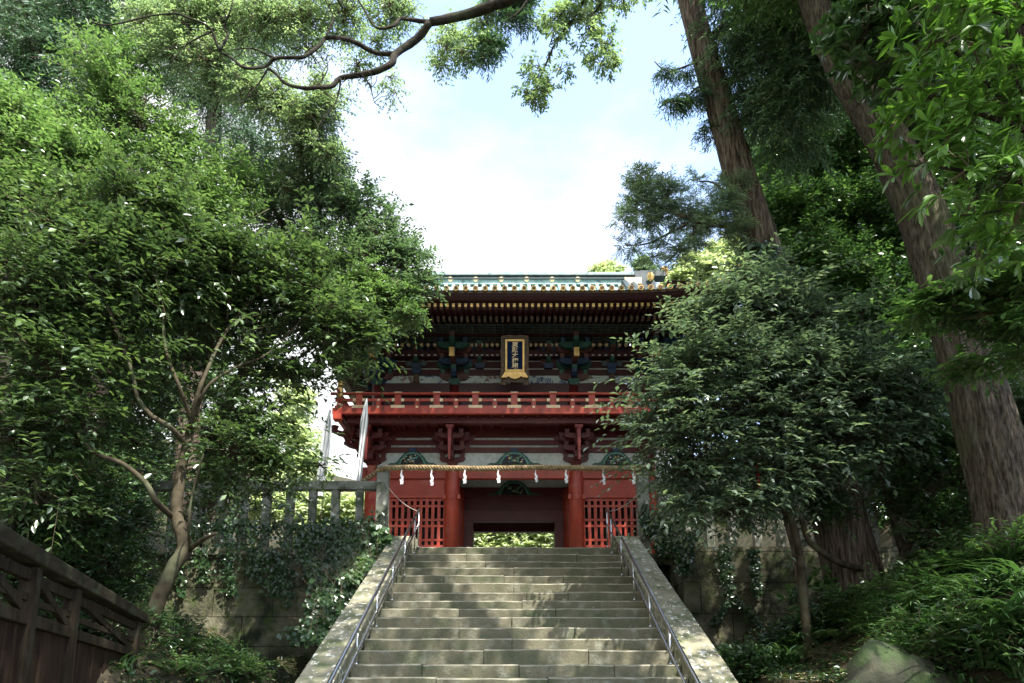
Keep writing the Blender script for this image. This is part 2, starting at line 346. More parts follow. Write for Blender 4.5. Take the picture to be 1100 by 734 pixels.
def crown(parent, clumps, n_leaves, ll, lw, m, seed=0, per_twig=10, per_sub=12, twig=.35, sub_r=.34, up=.35, droop=.25, nrand=.45,
          flat=.55, curve=False, twigs=True, hang=0., whorl=False, name='crown', sizevar=.3, twig_r=.0035, face=.55, twig_m='twig'):
    """clumps: (x, y, z, radius[, zscale[, weight]])"""
    g = np.random.default_rng(seed)
    C = np.array([c[:3] for c in clumps], float); Rr = np.array([c[3] for c in clumps], float)
    Zs = np.array([c[4] if len(c) > 4 else .8 for c in clumps]); Wt = np.array([c[5] if len(c) > 5 else 1. for c in clumps])
    pw = Rr**2 * Wt; pw = pw / pw.sum()
    ns = max(1, int(n_leaves / (per_twig * per_sub)))
    ci = g.choice(len(C), ns, p=pw)
    u = g.normal(size=(ns, 3)); u /= np.linalg.norm(u, axis=1, keepdims=True)
    rad = g.random(ns)**.45
    sc_ = C[ci] + u * (Rr[ci] * rad)[:, None] * np.stack([np.ones(ns), np.ones(ns), Zs[ci]], 1)
    # twigs
    si = np.repeat(np.arange(ns), per_sub); nt_ = len(si)
    tv = g.normal(size=(nt_, 3)); tv /= np.linalg.norm(tv, axis=1, keepdims=True)
    outw = (sc_ - C[ci])[si]; outw /= (np.linalg.norm(outw, axis=1, keepdims=True) + 1e-6)
    td = tv * np.array([1, 1, flat]) + outw * .45 + np.array([0, 0, up - hang]); td /= np.linalg.norm(td, axis=1, keepdims=True)
    tl = twig * (.6 + .8 * g.random(nt_)); srad = sub_r * Rr[ci][si]
    ts = sc_[si] + tv * np.array([1, 1, flat]) * srad[:, None] * g.random(nt_)[:, None] * .8
    # leaves
    li = np.repeat(np.arange(nt_), per_twig); n = len(li)
    k = np.tile(np.arange(per_twig), nt_)
    t = (k + g.random(n) * .8) / per_twig
    if whorl: t = .82 + .18 * t
    else: t = .12 + .88 * t
    P = ts[li] + td[li] * (tl[li] * t)[:, None]; P[:, 2] -= (t**2) * tl[li] * (droop * .5 + hang * .5)
    up_ = np.array([0, 0, 1.]) + g.normal(size=(n, 3)) * nrand
    fd = np.array([.5, 6., 17.]) - P; fd /= np.linalg.norm(fd, axis=1, keepdims=True); up_ = up_ + fd * face
    side = np.cross(td[li], np.array([0, 0, 1.])) + 1e-4; side /= (np.linalg.norm(side, axis=1, keepdims=True) + 1e-9)
    if whorl:
        ph = g.random(n) * 2 * math.pi; upv = np.cross(side, td[li])
        D = td[li]*.55 + side*np.cos(ph)[:, None]*.8 + upv*np.sin(ph)[:, None]*.45
        up_ = td[li]*.8 + np.array([0, 0, .7]) + g.normal(size=(n, 3))*nrand*.5
    else:
        s = np.where(k % 2 == 0, 1., -1.)
        D = td[li]*.65 + side*s[:, None]*.85 + g.normal(size=(n, 3))*.28
    D[:, 2] -= droop * .6
    S = ll * (1 - sizevar/2 + sizevar * g.normal(size=n) * .5 + sizevar*.5); S = np.clip(S, ll*.45, ll*1.5)
    subv = g.normal(size=ns) * .16; V = .5 + subv[si][li] + g.normal(size=n) * .16 + (t - .6) * .3
    o = leaf_mesh(name, P, D, up_, S, lw, m, parent, V=V, curve=curve, droop=.12)
    if twigs:
        e = ts + td * tl[:, None] * .95; e[:, 2] -= .9 * tl * (droop*.5 + hang*.5)
        A = np.concatenate([ts, sc_[si]]); B = np.concatenate([e, ts]); sel = g.random(len(A)) < .5
        A, B = A[sel], B[sel]
        # sub-branches from the clump centre, bent through a middle point
        mid = (C[ci] + sc_) / 2 + g.normal(size=(ns, 3)) * Rr[ci][:, None] * .12
        A = np.concatenate([A, C[ci], mid]); B = np.concatenate([B, mid, sc_]); k_ = len(A) - 2*ns
        ra = np.concatenate([np.full(k_, twig_r), np.full(ns, twig_r*3), np.full(ns, twig_r*2.2)])[:, None]; rb_ = np.concatenate([np.full(k_, twig_r*.5), np.full(ns, twig_r*2.2), np.full(ns, twig_r*1.3)])[:, None]
        tag(lines_mesh('twigs', A, B, ra, rb_, twig_m, parent), kind='stuff')
    return o

def curve_pts(a, b, bend=(0, 0, 0), n=8, jit=.03, seed=0):
    rnd = random.Random(seed); a = Vector(a); b = Vector(b); bend = Vector(bend); out = []; L_ = (b-a).length
    for i in range(n+1):
        t = i/n; p = a.lerp(b, t) + bend * 4*t*(1-t)
        if 0 < i < n: p += Vector([rnd.uniform(-jit, jit)*L_ for _ in range(3)])
        out.append(p)
    return out
def smooth_path(pts, k=4):
    pts = [Vector(p) for p in pts]; out = []
    for i in range(len(pts)-1):
        p0 = pts[max(i-1, 0)]; p1 = pts[i]; p2 = pts[i+1]; p3 = pts[min(i+2, len(pts)-1)]
        for j in range(k):
            t = j/k
            out.append(.5*((2*p1) + (p2-p0)*t + (2*p0-5*p1+4*p2-p3)*t*t + (3*p1-p0-3*p2+p3)*t**3))
    out.append(pts[-1]); return out
def lerp_r(rs, n):
    return [float(x) for x in np.interp(np.linspace(0, len(rs)-1, n), range(len(rs)), rs)]
def trunk_mesh(parent, path, rads, m, n=14, k=5, jit=.04, name='trunk', seed=1, flare=False, ridge=0):
    p = smooth_path(path, k); r = lerp_r(rads, len(p)); mb = MB()
    if ridge: mb.ridged(p, r, 90, ridge, seed, .10)
    else: mb.tube(p, r, n, jit=jit, seed=seed)
    return mb.build(name, M[m], parent, smooth=True)
def limbs_to(parent, trunk, clumps, r0, m, seed=0, every=1):
    """one limb per clump, leaving the trunk below the clump and curving up into it"""
    rnd = random.Random(seed); tp = smooth_path(trunk, 6)
    for i, c in enumerate(clumps[::every]):
        c3 = Vector(c[:3]); cand = [p for p in tp if p.z < c3.z - .1] or tp[:3]
        q = min(cand, key=lambda p: (p-c3).length + .6*abs((c3.z-p.z) - (c3-p).length*.5))
        pts = curve_pts(q, c3, (rnd.uniform(-.2, .2), rnd.uniform(-.2, .2), -.08*(c3-q).length + rnd.uniform(-.1, .1)), 7, .035, seed*31+i)
        mb = MB(); mb.tube(pts, lerp_r([r0, r0*.7, r0*.28], len(pts)), 7, jit=.05, seed=i); mb.build('limb', M[m], parent, smooth=True)
def cl(px, py, Y, rpx, zs=.85, wt=1.):
    p = at(px, py, Y); return (p.x, p.y, p.z, rpx * scl(py, Y), zs, wt)

# ------------------------------------------------------------------ terrain (one sheet)
PLAT = 4.2
def sst(a, b, x):
    t = np.clip((x-a)/(b-a), 0, 1); return t*t*(3-2*t)
def hgt(x, y):
    x = np.asarray(x, float); y = np.asarray(y, float)
    fr = 6.5 - 1.25*np.clip(x-4.1, 0, 3.2)
    right = (1.45*sst(2.95, 3.2, x) + 1.65*sst(3.4, 6.8, x)) * sst(fr, fr+.35, y)
    left = 1.75*sst(-3.0, -4.6, x) * sst(2.5, 6, y) + 1.2*sst(-5, -9, x)
    low = np.where(x > 0, right, left)
    n = .12*np.sin(x*1.7+y*.9) + .09*np.sin(x*3.1-y*2.3) + .06*np.sin(y*4.1+x*.7)
    low = low + n * np.clip(np.abs(x)-3.2, 0, 1)
    k = sst(15.5, 15.9, y)
    h = low*(1-k) + PLAT*k
    h = h + sst(9.5, 26, np.abs(x))*13 * sst(-8, 6, y) + sst(38, 110, y)*14
    return h
xs = np.concatenate([np.linspace(-400, -40, 14), np.linspace(-36, -12, 25), np.linspace(-11.6, 11.6, 110), np.linspace(12, 36, 25), np.linspace(40, 400, 14)])
ys = np.concatenate([np.linspace(-60, -2, 16), np.linspace(-1, 20, 120), np.linspace(21, 60, 30), np.linspace(70, 900, 24)])
X, Y = np.meshgrid(xs, ys); Z = hgt(X, Y) - .02
nx, ny = len(xs), len(ys)
me = bpy.data.meshes.new('ground')
me.from_pydata(np.stack([X, Y, Z], -1).reshape(-1, 3).tolist(), [], [(j*nx+i, j*nx+i+1, (j+1)*nx+i+1, (j+1)*nx+i) for j in range(ny-1) for i in range(nx-1)])
me.polygons.foreach_set('use_smooth', [True]*len(me.polygons)); me.materials.append(M['soil'])
g_o = bpy.data.objects.new('ground', me); col.objects.link(g_o); tag(g_o, kind='structure')
pv = MB(); pv.box(-2.9, 2.9, -14, 7.3, -.1, .012); tag(pv.build('path', M['gravel']), kind='structure')
pv = MB(); pv.box(-8, 8, 15.9, 30, 4.0, 4.206); tag(pv.build('plateau_paving', M['gravel']), kind='structure')

# ------------------------------------------------------------------ staircase
KY, KZ = .3825, .18245
us = [0, 1.28, 2.54, 3.58, 4.8, 5.89, 7.07, 8.1, 9.0, 10, 11, 12, 13, 14.15, 15.1, 16.1, 17.1, 18.1, 19.1, 20.1, 21.1, 22.1, 23.0]
st = thing('staircase', 'broad grey mossy stone staircase climbing to the red gate', 'stairs', (.05, 8, 0))
XL, XR = -2.24, 2.34
rnd = random.Random(3)
for i, u in enumerate(us[:-1]):
    y0 = 15 - KY*u; z1 = PLAT - KZ*u; z0 = PLAT - KZ*us[i+1] - .03
    y1 = (15 - KY*us[i-1] + .05) if i else 16.0
    mb = MB(); x = XL; k = rnd.choice([2, 3, 3, 4]); cuts = sorted(XL + (XR-XL)*(j+rnd.uniform(-.22, .22))/k for j in range(1, k))
    for a, b in zip([XL]+cuts, cuts+[XR]):
        dz = rnd.uniform(-.010, .008); dy = rnd.uniform(-.014, .014); n = max(2, int((b-a)/.22))
        top = []; bot = []
        for j in range(n+1):
            xx = a + .004 + (b-a-.008)*j/n; w_ = rnd.uniform(-.007, .004); top.append((xx, y0+dy+rnd.uniform(-.006, .006), z1+dz+w_)); bot.append((xx, y0+dy+.006, z0))
        vs = top + bot + [(p[0], y1, z1+dz) for p in top] + [(p[0], y1, z0) for p in top] + [(p[0], p[1]-.004, p[2]-rnd.uniform(.010, .026)) for p in top]; N = n+1
        fs = []
        for j in range(n):
            fs += [(j, j+4*N, j+1+4*N, j+1), (j+4*N, j+N, j+1+N, j+1+4*N), (j, j+1, j+1+2*N, j+2*N), (j+N, j+3*N, j+1+3*N, j+1+N)]
        fs += [(0, 2*N, 3*N, N, 4*N), (n, n+4*N, n+N, n+3*N, n+2*N), tuple([j+2*N for j in range(N)] + [j+3*N for j in range(N)][::-1])]
        q0 = len(mb.f); mb.add(vs, fs)
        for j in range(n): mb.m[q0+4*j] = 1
    mb.build('step', [M['stone_step'], M['stone_worn_lit']], st, bevel=.006)
# sloping stone parapets
def ramp(x0, x1, side):
    lab = 'sloping stone parapet with pale lichen spots along the %s edge of the stairs' % side
    t = thing('stone_parapet', lab, 'parapet', ((x0+x1)/2, 12, 0), 0, 'sloping parapets of the staircase')
    rr = random.Random(side); u = -.55
    while u < 22:
        L_ = rr.uniform(4.2, 6.0); u2 = min(22.5, u+L_)
        ya, yb = 15-KY*u-.004, 15-KY*u2+.004; za, zb = PLAT+.17-KZ*u, PLAT+.17-KZ*u2; d = rr.uniform(-.012, .012)
        mb = MB()
        vs = []
        for xx in (x0+d, x1+d):
            vs += [(xx, ya, za), (xx, yb, zb), (xx, yb, zb-.34), (xx, ya, za-.34)]
        mb.add(vs, [(0, 1, 2, 3), (7, 6, 5, 4), (0, 4, 5, 1), (1, 5, 6, 2), (2, 6, 7, 3), (3, 7, 4, 0)])
        mb.build('coping_slab', M['stone_ramp'], t, bevel=.025); u = u2
    mb = MB(); ya, yb = 15.2, 15-KY*22.5
    vs = []
    for xx in (x0+.03, x1-.03):
        vs += [(xx, ya, PLAT-.12), (xx, yb, PLAT-.16-KZ*22.5), (xx, yb, -.1), (xx, ya, -.1)]
    mb.add(vs, [(0, 1, 2, 3), (7, 6, 5, 4), (0, 4, 5, 1), (1, 5, 6, 2), (2, 6, 7, 3), (3, 7, 4, 0)])
    mb.build('side_wall', M['stone_wall'], t)
    mb = MB(); mb.box(x0-.05, x1+.05, 15.2, 15.75, PLAT-.3, PLAT+.30); mb.build('end_block', M['stone_ramp'], t, bevel=.03)
ramp(-2.74, -2.25, 'left'); ramp(2.35, 2.87, 'right')

# steel handrails
def handrail(x, side):
    t = thing('handrail', 'stainless steel double handrail on the %s side of the steps' % side, 'handrail', (x, 12, 0), 0, 'handrails of the staircase')
    uu = [.1, 1.6, 4.9, 8.2, 11.6, 14.9, 18.2, 21.5]
    hh = lambda u: .88 - .017*u
    P = [Vector((x, 15-KY*u, PLAT-KZ*u+hh(u))) for u in uu]
    mb = MB(); mb.tube([P[0]+Vector((0, .12, .0))]+P+[P[-1]+Vector((0, -.2, -.2))], .025, 10); mb.build('top_rail', M['steel'], t, smooth=True)
    mb = MB(); mb.tube([p-Vector((0, 0, .34)) for p in P], .019, 10); mb.build('lower_rail', M['steel'], t, smooth=True)
    for u, p in zip(uu, P):
        mb = MB(); k = max(j for j, q in enumerate(us) if q <= u+.001); zb = PLAT-KZ*us[k]
        mb.tube([(x, p.y, zb-.01), (x, p.y, p.z-.01)], .016, 10); mb.tube([(x, p.y, zb-.005), (x, p.y, zb+.012)], .035, 12); mb.build('post', M['steel'], t, smooth=True)
handrail(-2.09, 'left'); handrail(2.13, 'right')

# ------------------------------------------------------------------ retaining walls
w = thing('retaining_wall', 'mossy stone retaining wall left of the staircase, hung with ivy', 'wall', (-9, 15.3, 0))
mb = MB(); mb.box(-18, -2.78, 15.25, 15.95, -.5, PLAT-.14); mb.build('wall_face', M['stone_wall'], w)
mb = MB(); rr = random.Random(2); x = -18
while x < -3.3:
    x2 = min(x+rr.uniform(1.0, 1.6), -3.25) if x > -5 else x+rr.uniform(1.0, 1.6)
    mb.box(x, x2-.01, 15.17+rr.uniform(-.01, .01), 15.9, PLAT-.137, PLAT+.03); x = x2
mb.build('coping', M['stone_ramp'], w, bevel=.015)
w = thing('retaining_wall', 'dark stone block retaining wall right of the staircase behind the trees', 'wall', (9, 14.4, 0))
mb = MB(); mb.box(3.62, 20, 14.32, 15.95, -.5, PLAT-.1); mb.build('wall_face', M['stone_wall'], w)
mb = MB(); mb.box(2.9, 3.62, 15.3, 15.95, -.5, PLAT-.85); mb.box(2.9, 3.15, 15.3, 15.95, PLAT-.85, PLAT-.35); mb.box(2.9, 3.62, 15.29, 15.95, PLAT-.35, PLAT-.1); mb.build('recess_wall', M['stone_wall'], w)
mb = MB(); mb.box(3.15, 3.62, 15.8, 15.94, PLAT-.85, PLAT-.35); mb.build('drain_opening', M['black'], w)
# short corner posts that carry the rope
zr = zat(502, 15.45)
for x, lab in ((-3.01, 'square lichen spotted stone post at the left end of the straw rope'), (3.04, 'square mossy stone post at the right end of the straw rope')):
    t = thing('stone_post', lab, 'stone post', (x, 15.45, PLAT), 0, 'stone posts beside the top of the stairs')
    mb = MB(); mb.box(-.14, .14, -.14, .14, 0, zr-PLAT+.02, top=(.008, .008)); mb.build('shaft', M['stone_post'], t, local=True, bevel=.02)
    mb = MB(); mb.box(-.10, .10, -.10, .10, zr-PLAT+.022, zr-PLAT+.06, top=(.05, .05)); mb.build('cap', M['stone_post'], t, local=True)
# tamagaki: stone fences on the walls
zb_, zt_ = zat(527, 15.5), zat(516.5, 15.4)
def stone_fence(x0, x1, lab, y=15.52):
    t = thing('stone_fence', lab, 'fence', ((x0+x1)/2, y, PLAT), 0, 'stone fences on the retaining walls')
    mb = MB(); mb.box(x0, x1, y-.11, y+.11, zb_, zt_); mb.build('rail', M['stone_post'], t, bevel=.012)
    n = int((x1-x0)/.54); rr = random.Random(int(x0*10))
    for i in range(n):
        x = x0 + .3 + i*.54 + rr.uniform(-.02, .02)
        mb = MB(); w_ = rr.uniform(.078, .094); mb.box(x-w_, x+w_, y-.085, y+.085, PLAT-.05, zb_-.002); mb.build('post', M['stone_post'], t, bevel=.012)
stone_fence(-12.5, -3.17, 'low grey stone post and rail fence on top of the left wall')
stone_fence(3.2, 12.6, 'low stone post and rail fence behind the glossy shrub on the right')

# ------------------------------------------------------------------ the gate
X0 = .06; YF, YM, YB = 18.5, 20.7, 22.9; AX = [-3.95, -1.73, 1.73, 3.95]
gate = thing('temple_gate', 'two storey red lacquered shrine gate with patinated tiled roof at the top of the stairs', 'gate', (X0, YM, PLAT))
def gb(mb, name, m, **k): return mb.build(name, [M[q] for q in m] if isinstance(m, (list, tuple)) else M[m], gate, **k)
mb = MB(); mb.box(X0-4.9, X0+4.9, 17.6, 23.8, PLAT-.05, PLAT+.14); gb(mb, 'stone_base', 'stone_ramp', bevel=.02)
zcol = zat(503, YF); zp0 = PLAT+.14
for y in (YF, YM, YB):
    for ax in AX:
        mb = MB(); mb.tube([(X0+ax, y, zp0+.1), (X0+ax, y, zcol-.25), (X0+ax, y, zcol-.08), (X0+ax, y, zcol)], [.215, .215, .20, .17], 24)
        o = gb(mb, 'pillar', 'red', smooth=True)
        mb = MB(); mb.tube([(X0+ax, y, zp0), (X0+ax, y, zp0+.1)], [.29, .26], 20); gb(mb, 'pillar_stone', 'stone_ramp')
        if y == YF:
            mb = MB(); z = zat(536, YF)
            for s in ((-1, 1) if abs(ax) < 2 else (0,)):
                mb.box(X0+ax+s*.0-.05+s*.2, X0+ax+s*.2+.05, YF-.22, YF-.1, z-.05, z+.08, top=(.015, 0)) if s else mb.box(X0+ax-.06, X0+ax+.06, YF-.24, YF-.18, z-.05, z+.08, top=(.02, 0))
            mb.box(X0+ax-.055, X0+ax+.055, YF-.26, YF-.2, z-.06, z+.08, top=(.02, 0)); gb(mb, 'peg_cap', 'red')
def zf(py, Y=YF): return zat(py, Y)
# long tie beams through the pillars, front, middle and back
for y in (YF, YM, YB):
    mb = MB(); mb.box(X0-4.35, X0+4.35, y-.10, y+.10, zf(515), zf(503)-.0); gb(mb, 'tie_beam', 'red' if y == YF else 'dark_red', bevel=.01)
for sx in (-3.95, 3.95):
    mb = MB(); mb.box(X0+sx-.1, X0+sx+.1, YF-.35, YB+.35, zf(514), zf(503.5)); gb(mb, 'side_tie_beam', 'red', bevel=.01)
    # plank side walls
    mb = MB(); mb.box(X0+sx-.05, X0+sx+.05, YF+.2, YM-.2, zp0, zf(516)); mb.box(X0+sx-.05, X0+sx+.05, YM+.2, YB-.2, zp0, zf(516)); gb(mb, 'side_wall', 'red')
    mb = MB(); mb.box(X0+sx-.04, X0+sx+.04, YF+.2, YB-.2, zf(503), zf(458)); gb(mb, 'side_plaster', 'white')
# side bays: board above, lattice below
def lattice(xa, xb):
    zt, zb = zf(534.5), zp0
    mb = MB(); mb.box(xa, xb, YF-.02, YF+.06, zt+.002, zf(515.5)); gb(mb, 'panel_board', 'red')
    mb = MB(); mb.box(xa, xb, YF-.085, YF-.025, zt-.03, zt+.05); gb(mb, 'lintel_strip', 'red', bevel=.006)
    mb = MB(); n = 11; w_ = xb-xa
    for i in range(n+1):
        x = xa + w_*i/n; mb.box(max(xa, x-.042), min(xb, x+.042), YF-.03, YF+.03, zb, zt-.032)
    z = zt-.05; k = 0
    while z > zb:
        mb.box(xa, xb, YF-.036, YF+.024, z-.06, z); gap = .15 if k % 2 == 0 else .33
        if k % 2 == 0: gap = .115
        z -= .06 + gap; k += 1
    gb(mb, 'lattice', 'red')
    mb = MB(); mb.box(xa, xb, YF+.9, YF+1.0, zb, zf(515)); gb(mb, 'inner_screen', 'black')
lattice(X0-3.95+.19, X0-1.73-.19); lattice(X0+1.73+.19, X0+3.95-.19)
# central passage: inner walls, middle door frame, carved panel
for s in (-1, 1):
    a, b = sorted((X0+s*1.80, X0+s*1.90)); mb = MB(); mb.box(a, b, YF+.2, YB-.2, zp0, zf(515)); gb(mb, 'passage_wall', 'dark_red')
    a, b = sorted((X0+s*(1.26+.0), X0+s*1.54)); mb = MB(); mb.box(a, b, YM-.09, YM+.09, zp0, zat(547, YM)); gb(mb, 'door_post', 'dark_red', bevel=.01)
    a, b = sorted((X0+s*1.30, X0+s*1.36)); mb = MB(); mb.box(a, b, YM+.1, YM+1.3, zp0, zat(563, YM)); gb(mb, 'door_leaf', 'dark_red')
mb = MB(); mb.box(X0-1.7, X0+1.7, YM-.1, YM+.1, zat(561, YM), zat(548, YM)); gb(mb, 'door_lintel', 'dark_red', bevel=.01)
mb = MB(); mb.box(X0-1.7, X0+1.7, YM-.04, YM+.04, zat(547.5, YM), zat(534, YM)); gb(mb, 'lintel_board', 'dark_red')
mb = MB(); mb.box(X0-1.7, X0+1.7, YM-.03, YM+.03, zat(533.5, YM), zat(514, YM)); gb(mb, 'passage_plaster', 'white')
mb = MB(); mb.box(X0-1.7, X0+1.7, YB-.1, YB+.1, zat(572, YB), zat(545, YB)); gb(mb, 'rear_lintel', 'dark_red')
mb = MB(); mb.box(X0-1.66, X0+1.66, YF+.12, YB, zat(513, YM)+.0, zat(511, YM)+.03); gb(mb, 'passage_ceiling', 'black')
for ya in (YF+.7, YF+1.4, YM+.8, YM+1.5):
    mb = MB(); mb.box(X0-1.7, X0+1.7, ya-.07, ya+.07, zat(513, YM)-.14, zat(513, YM)-.003); gb(mb, 'ceiling_beam', 'dark_red')

# frog-leg struts (kaerumata)
def kaerumata(cx, y, zb, h, w_):
    def prof(s):
        o = []
        pts = [(-1, 0), (-.86, .12), (-.74, .10), (-.62, .22), (-.5, .55), (-.34, .86), (-.15, 1), (.15, 1), (.34, .86), (.5, .55), (.62, .22), (.74, .10), (.86, .12), (1, 0)]
        return [(p[0]*w_/2*s, p[1]*h*s) for p in pts]
    mb = MB(); mb.prism(prof(1), (cx, y, zb), (1, 0, 0), (0, 0, 1), .05, 0); f = gb(mb, 'frog_leg_strut', 'green')
    q = [(-.52, 0), (-.48, .25), (-.36, .62), (-.2, .84), (0, .9), (.2, .84), (.36, .62), (.48, .25), (.52, 0)]
    mb = MB(); mb.prism([(p[0]*w_/2*1.05, p[1]*h*1.02) for p in q], (cx, y-.012, zb), (1, 0, 0), (0, 0, 1), .04, 0); o = gb(mb, 'gilt_edge', 'pale_green')
    mb = MB(); mb.prism([(p[0]*w_/2*.94, p[1]*h*.92) for p in q], (cx, y-.022, zb), (1, 0, 0), (0, 0, 1), .04, 0)
    rr = random.Random(int(cx*10)+5)
    for _ in range(34):
        a = rr.uniform(.05, math.pi-.05); r = rr.uniform(.15, .85)
        mb.ball((cx+math.cos(a)*r*w_*.25, y-.07, zb+.02+math.sin(a)*r*h*.84), rr.uniform(.018, .036), rr.choice([1, 2, 3, 0, 4, 2]), 6, (1.3, .7, .8))
    gb(mb, 'carving', ['black', 'gold', 'pale_green', 'blue', 'white'])
zk0, zk1 = zf(501), zf(487.5)
for cx, w_ in ((-2.84, 1.35), (0, 1.5), (2.84, 1.35)):
    kaerumata(X0+cx, YF-.14, zk0, zk1-zk0, w_)
    mb = MB(); mb.box(X0+cx-.11, X0+cx+.11, YF-.22, YF-.10, zk1+.003, zk1+.085, bot=(.03, 0)); gb(mb, 'bearing_block', 'blue')
kaerumata(X0, YM-.09, zat(533, YM), (zat(518, YM)-zat(533, YM)), 1.7)
# lower wall above the beam: plaster with red rails
mb = MB(); mb.box(X0-4.0, X0+4.0, YF-.03, YF+.03, zf(503), zf(462)); gb(mb, 'plaster_wall', 'white')
for a, b in ((487, 481.8), (479, 474.2), (471, 458)):
    mb = MB(); mb.box(X0-4.3, X0+4.3, YF-.10, YF-.032, zf(a), zf(b)); gb(mb, 'wall_rail', 'dark_red')
# balcony
yb0 = 17.15; hb = 4.82; zfl = zat(438, yb0); zfb = zat(444.5, yb0)
yb1 = 2*YM - yb0
mb = MB(); mb.box(X0-hb, X0+hb, yb0, yb0+.12, zfb, zfl); mb.box(X0-hb, X0-hb+.12, yb0+.12, yb1, zfb, zfl); mb.box(X0+hb-.12, X0+hb, yb0+.12, yb1, zfb, zfl); mb.box(X0-hb, X0+hb, yb1, yb1+.12, zfb, zfl)
gb(mb, 'balcony_edge_beam', 'red', bevel=.012)
mb = MB(); mb.box(X0-hb+.13, X0+hb-.13, yb0+.13, yb1-.01, zfb+.05, zfl-.03); gb(mb, 'balcony_floor', 'dark_red')
zu = zat(455, 17.45)
mb = MB(); mb.box(X0-4.5, X0+4.5, 17.42, 17.60, zu, zfb+.045); gb(mb, 'balcony_bearer', 'dark_red')
for s in (-1, 1):
    a, b = sorted((X0+s*4.5, X0+s*4.32)); mb = MB(); mb.box(a, b, 17.61, yb1-.4, zu, zfb+.045); gb(mb, 'balcony_bearer', 'dark_red')
for i in range(31):                                            # joists with light ends
    x = X0-4.6+i*9.2/30
    mb = MB(); mb.box(x-.04, x+.04, 17.3, YF, zfb-.03, zfb+.048); gb(mb, 'balcony_joist', 'dark_red')
# railing
zr1 = zat(422.5, yb0+.1); zr2 = zat(429.5, yb0+.1); zr3 = zat(436.5, yb0+.05)
yr = yb0+.14
def rail_side(p, q, horizontal=True):
    p = Vector(p); q = Vector(q); d = (q-p).normalized(); L_ = (q-p).length
    mb = MB(); mb.tube([p-d*.25+Vector((0, 0, zr1)), q+d*.25+Vector((0, 0, zr1))], .042, 10); gb(mb, 'top_rail', 'red', smooth=True)
    mb = MB(); mb.beam(p-d*.12+Vector((0, 0, zr2)), q+d*.12+Vector((0, 0, zr2)), .06, .08); gb(mb, 'middle_rail', 'red')
    mb = MB(); mb.beam(p-d*.12+Vector((0, 0, zfl+.055)), q+d*.12+Vector((0, 0, zfl+.055)), .10, .085); gb(mb, 'ground_rail', 'red')
    n = int(round(L_/.515)); n += n % 2
    nrm = Vector((-d.y, d.x, 0))
    if nrm.y > 0 and abs(d.x) > .5: nrm = -nrm
    for i in range(1, n):
        c = p + d*(L_*i/n)
        big = i % 2 == 1
        hw = .085 if big else .06
        mb = MB(); mb.beam(c+Vector((0, 0, zfl+.1)), c+Vector((0, 0, zr2-.04 if not big else zr1-.04)), hw*2, .09, up=(d.y, -d.x, 0)); gb(mb, 'baluster', 'red')
        mb = MB()
        for z, hh_ in ((zfl+.058, .1), (zr2, .085)):
            ww = (.165 if z > zfl+.2 else .185) if big else .036
            a = c - d*ww + Vector((0, 0, z)) ; b = c + d*ww + Vector((0, 0, z))
            mb.beam(a, b, .112 if z < zr2 else .072, hh_*1.02 if big else hh_*.6)
        if big: mb.beam(c - d*.1+Vector((0, 0, zr1+.03)), c + d*.1+Vector((0, 0, zr1+.03)), .07, .035)
        gb(mb, 'gilt_fitting', 'pale_gold', bevel=.006)
hx = hb-.16
rail_side((X0-hx, yr, 0), (X0+hx, yr, 0)); rail_side((X0-hx, yr, 0), (X0-hx, yb1-.16, 0)); rail_side((X0+hx, yr, 0), (X0+hx, yb1-.16, 0))
for sx in (-1, 1):
    c = (X0+sx*hx, yr)
    mb = MB(); mb.tube([(c[0], c[1], zfl), (c[0], c[1], zr1+.16)], .07, 12); o = gb(mb, 'corner_post', 'red', smooth=True)
    mb = MB(); mb.tube([(c[0], c[1], z) for z in (zr1-.12, zr1-.1, zr1+.12, zr1+.17, zr1+.18, zr1+.23, zr1+.30, zr1+.36, zr1+.40)], [.075, .085, .085, .075, .05, .075, .085, .055, .005], 14); gb(mb, 'finial', 'gold', smooth=True)
    mb = MB(); mb.tube([(c[0], c[1], zfl), (c[0], c[1], zfl+.14)], .09, 12); gb(mb, 'post_shoe', 'pale_gold', smooth=True)
    mb = MB(); mb.box(*sorted((c[0]+sx*.12, c[0]-sx*.1)), yb0-.06, yb0+.2, zfb-.16, zfb-.003); gb(mb, 'beam_end', 'red')

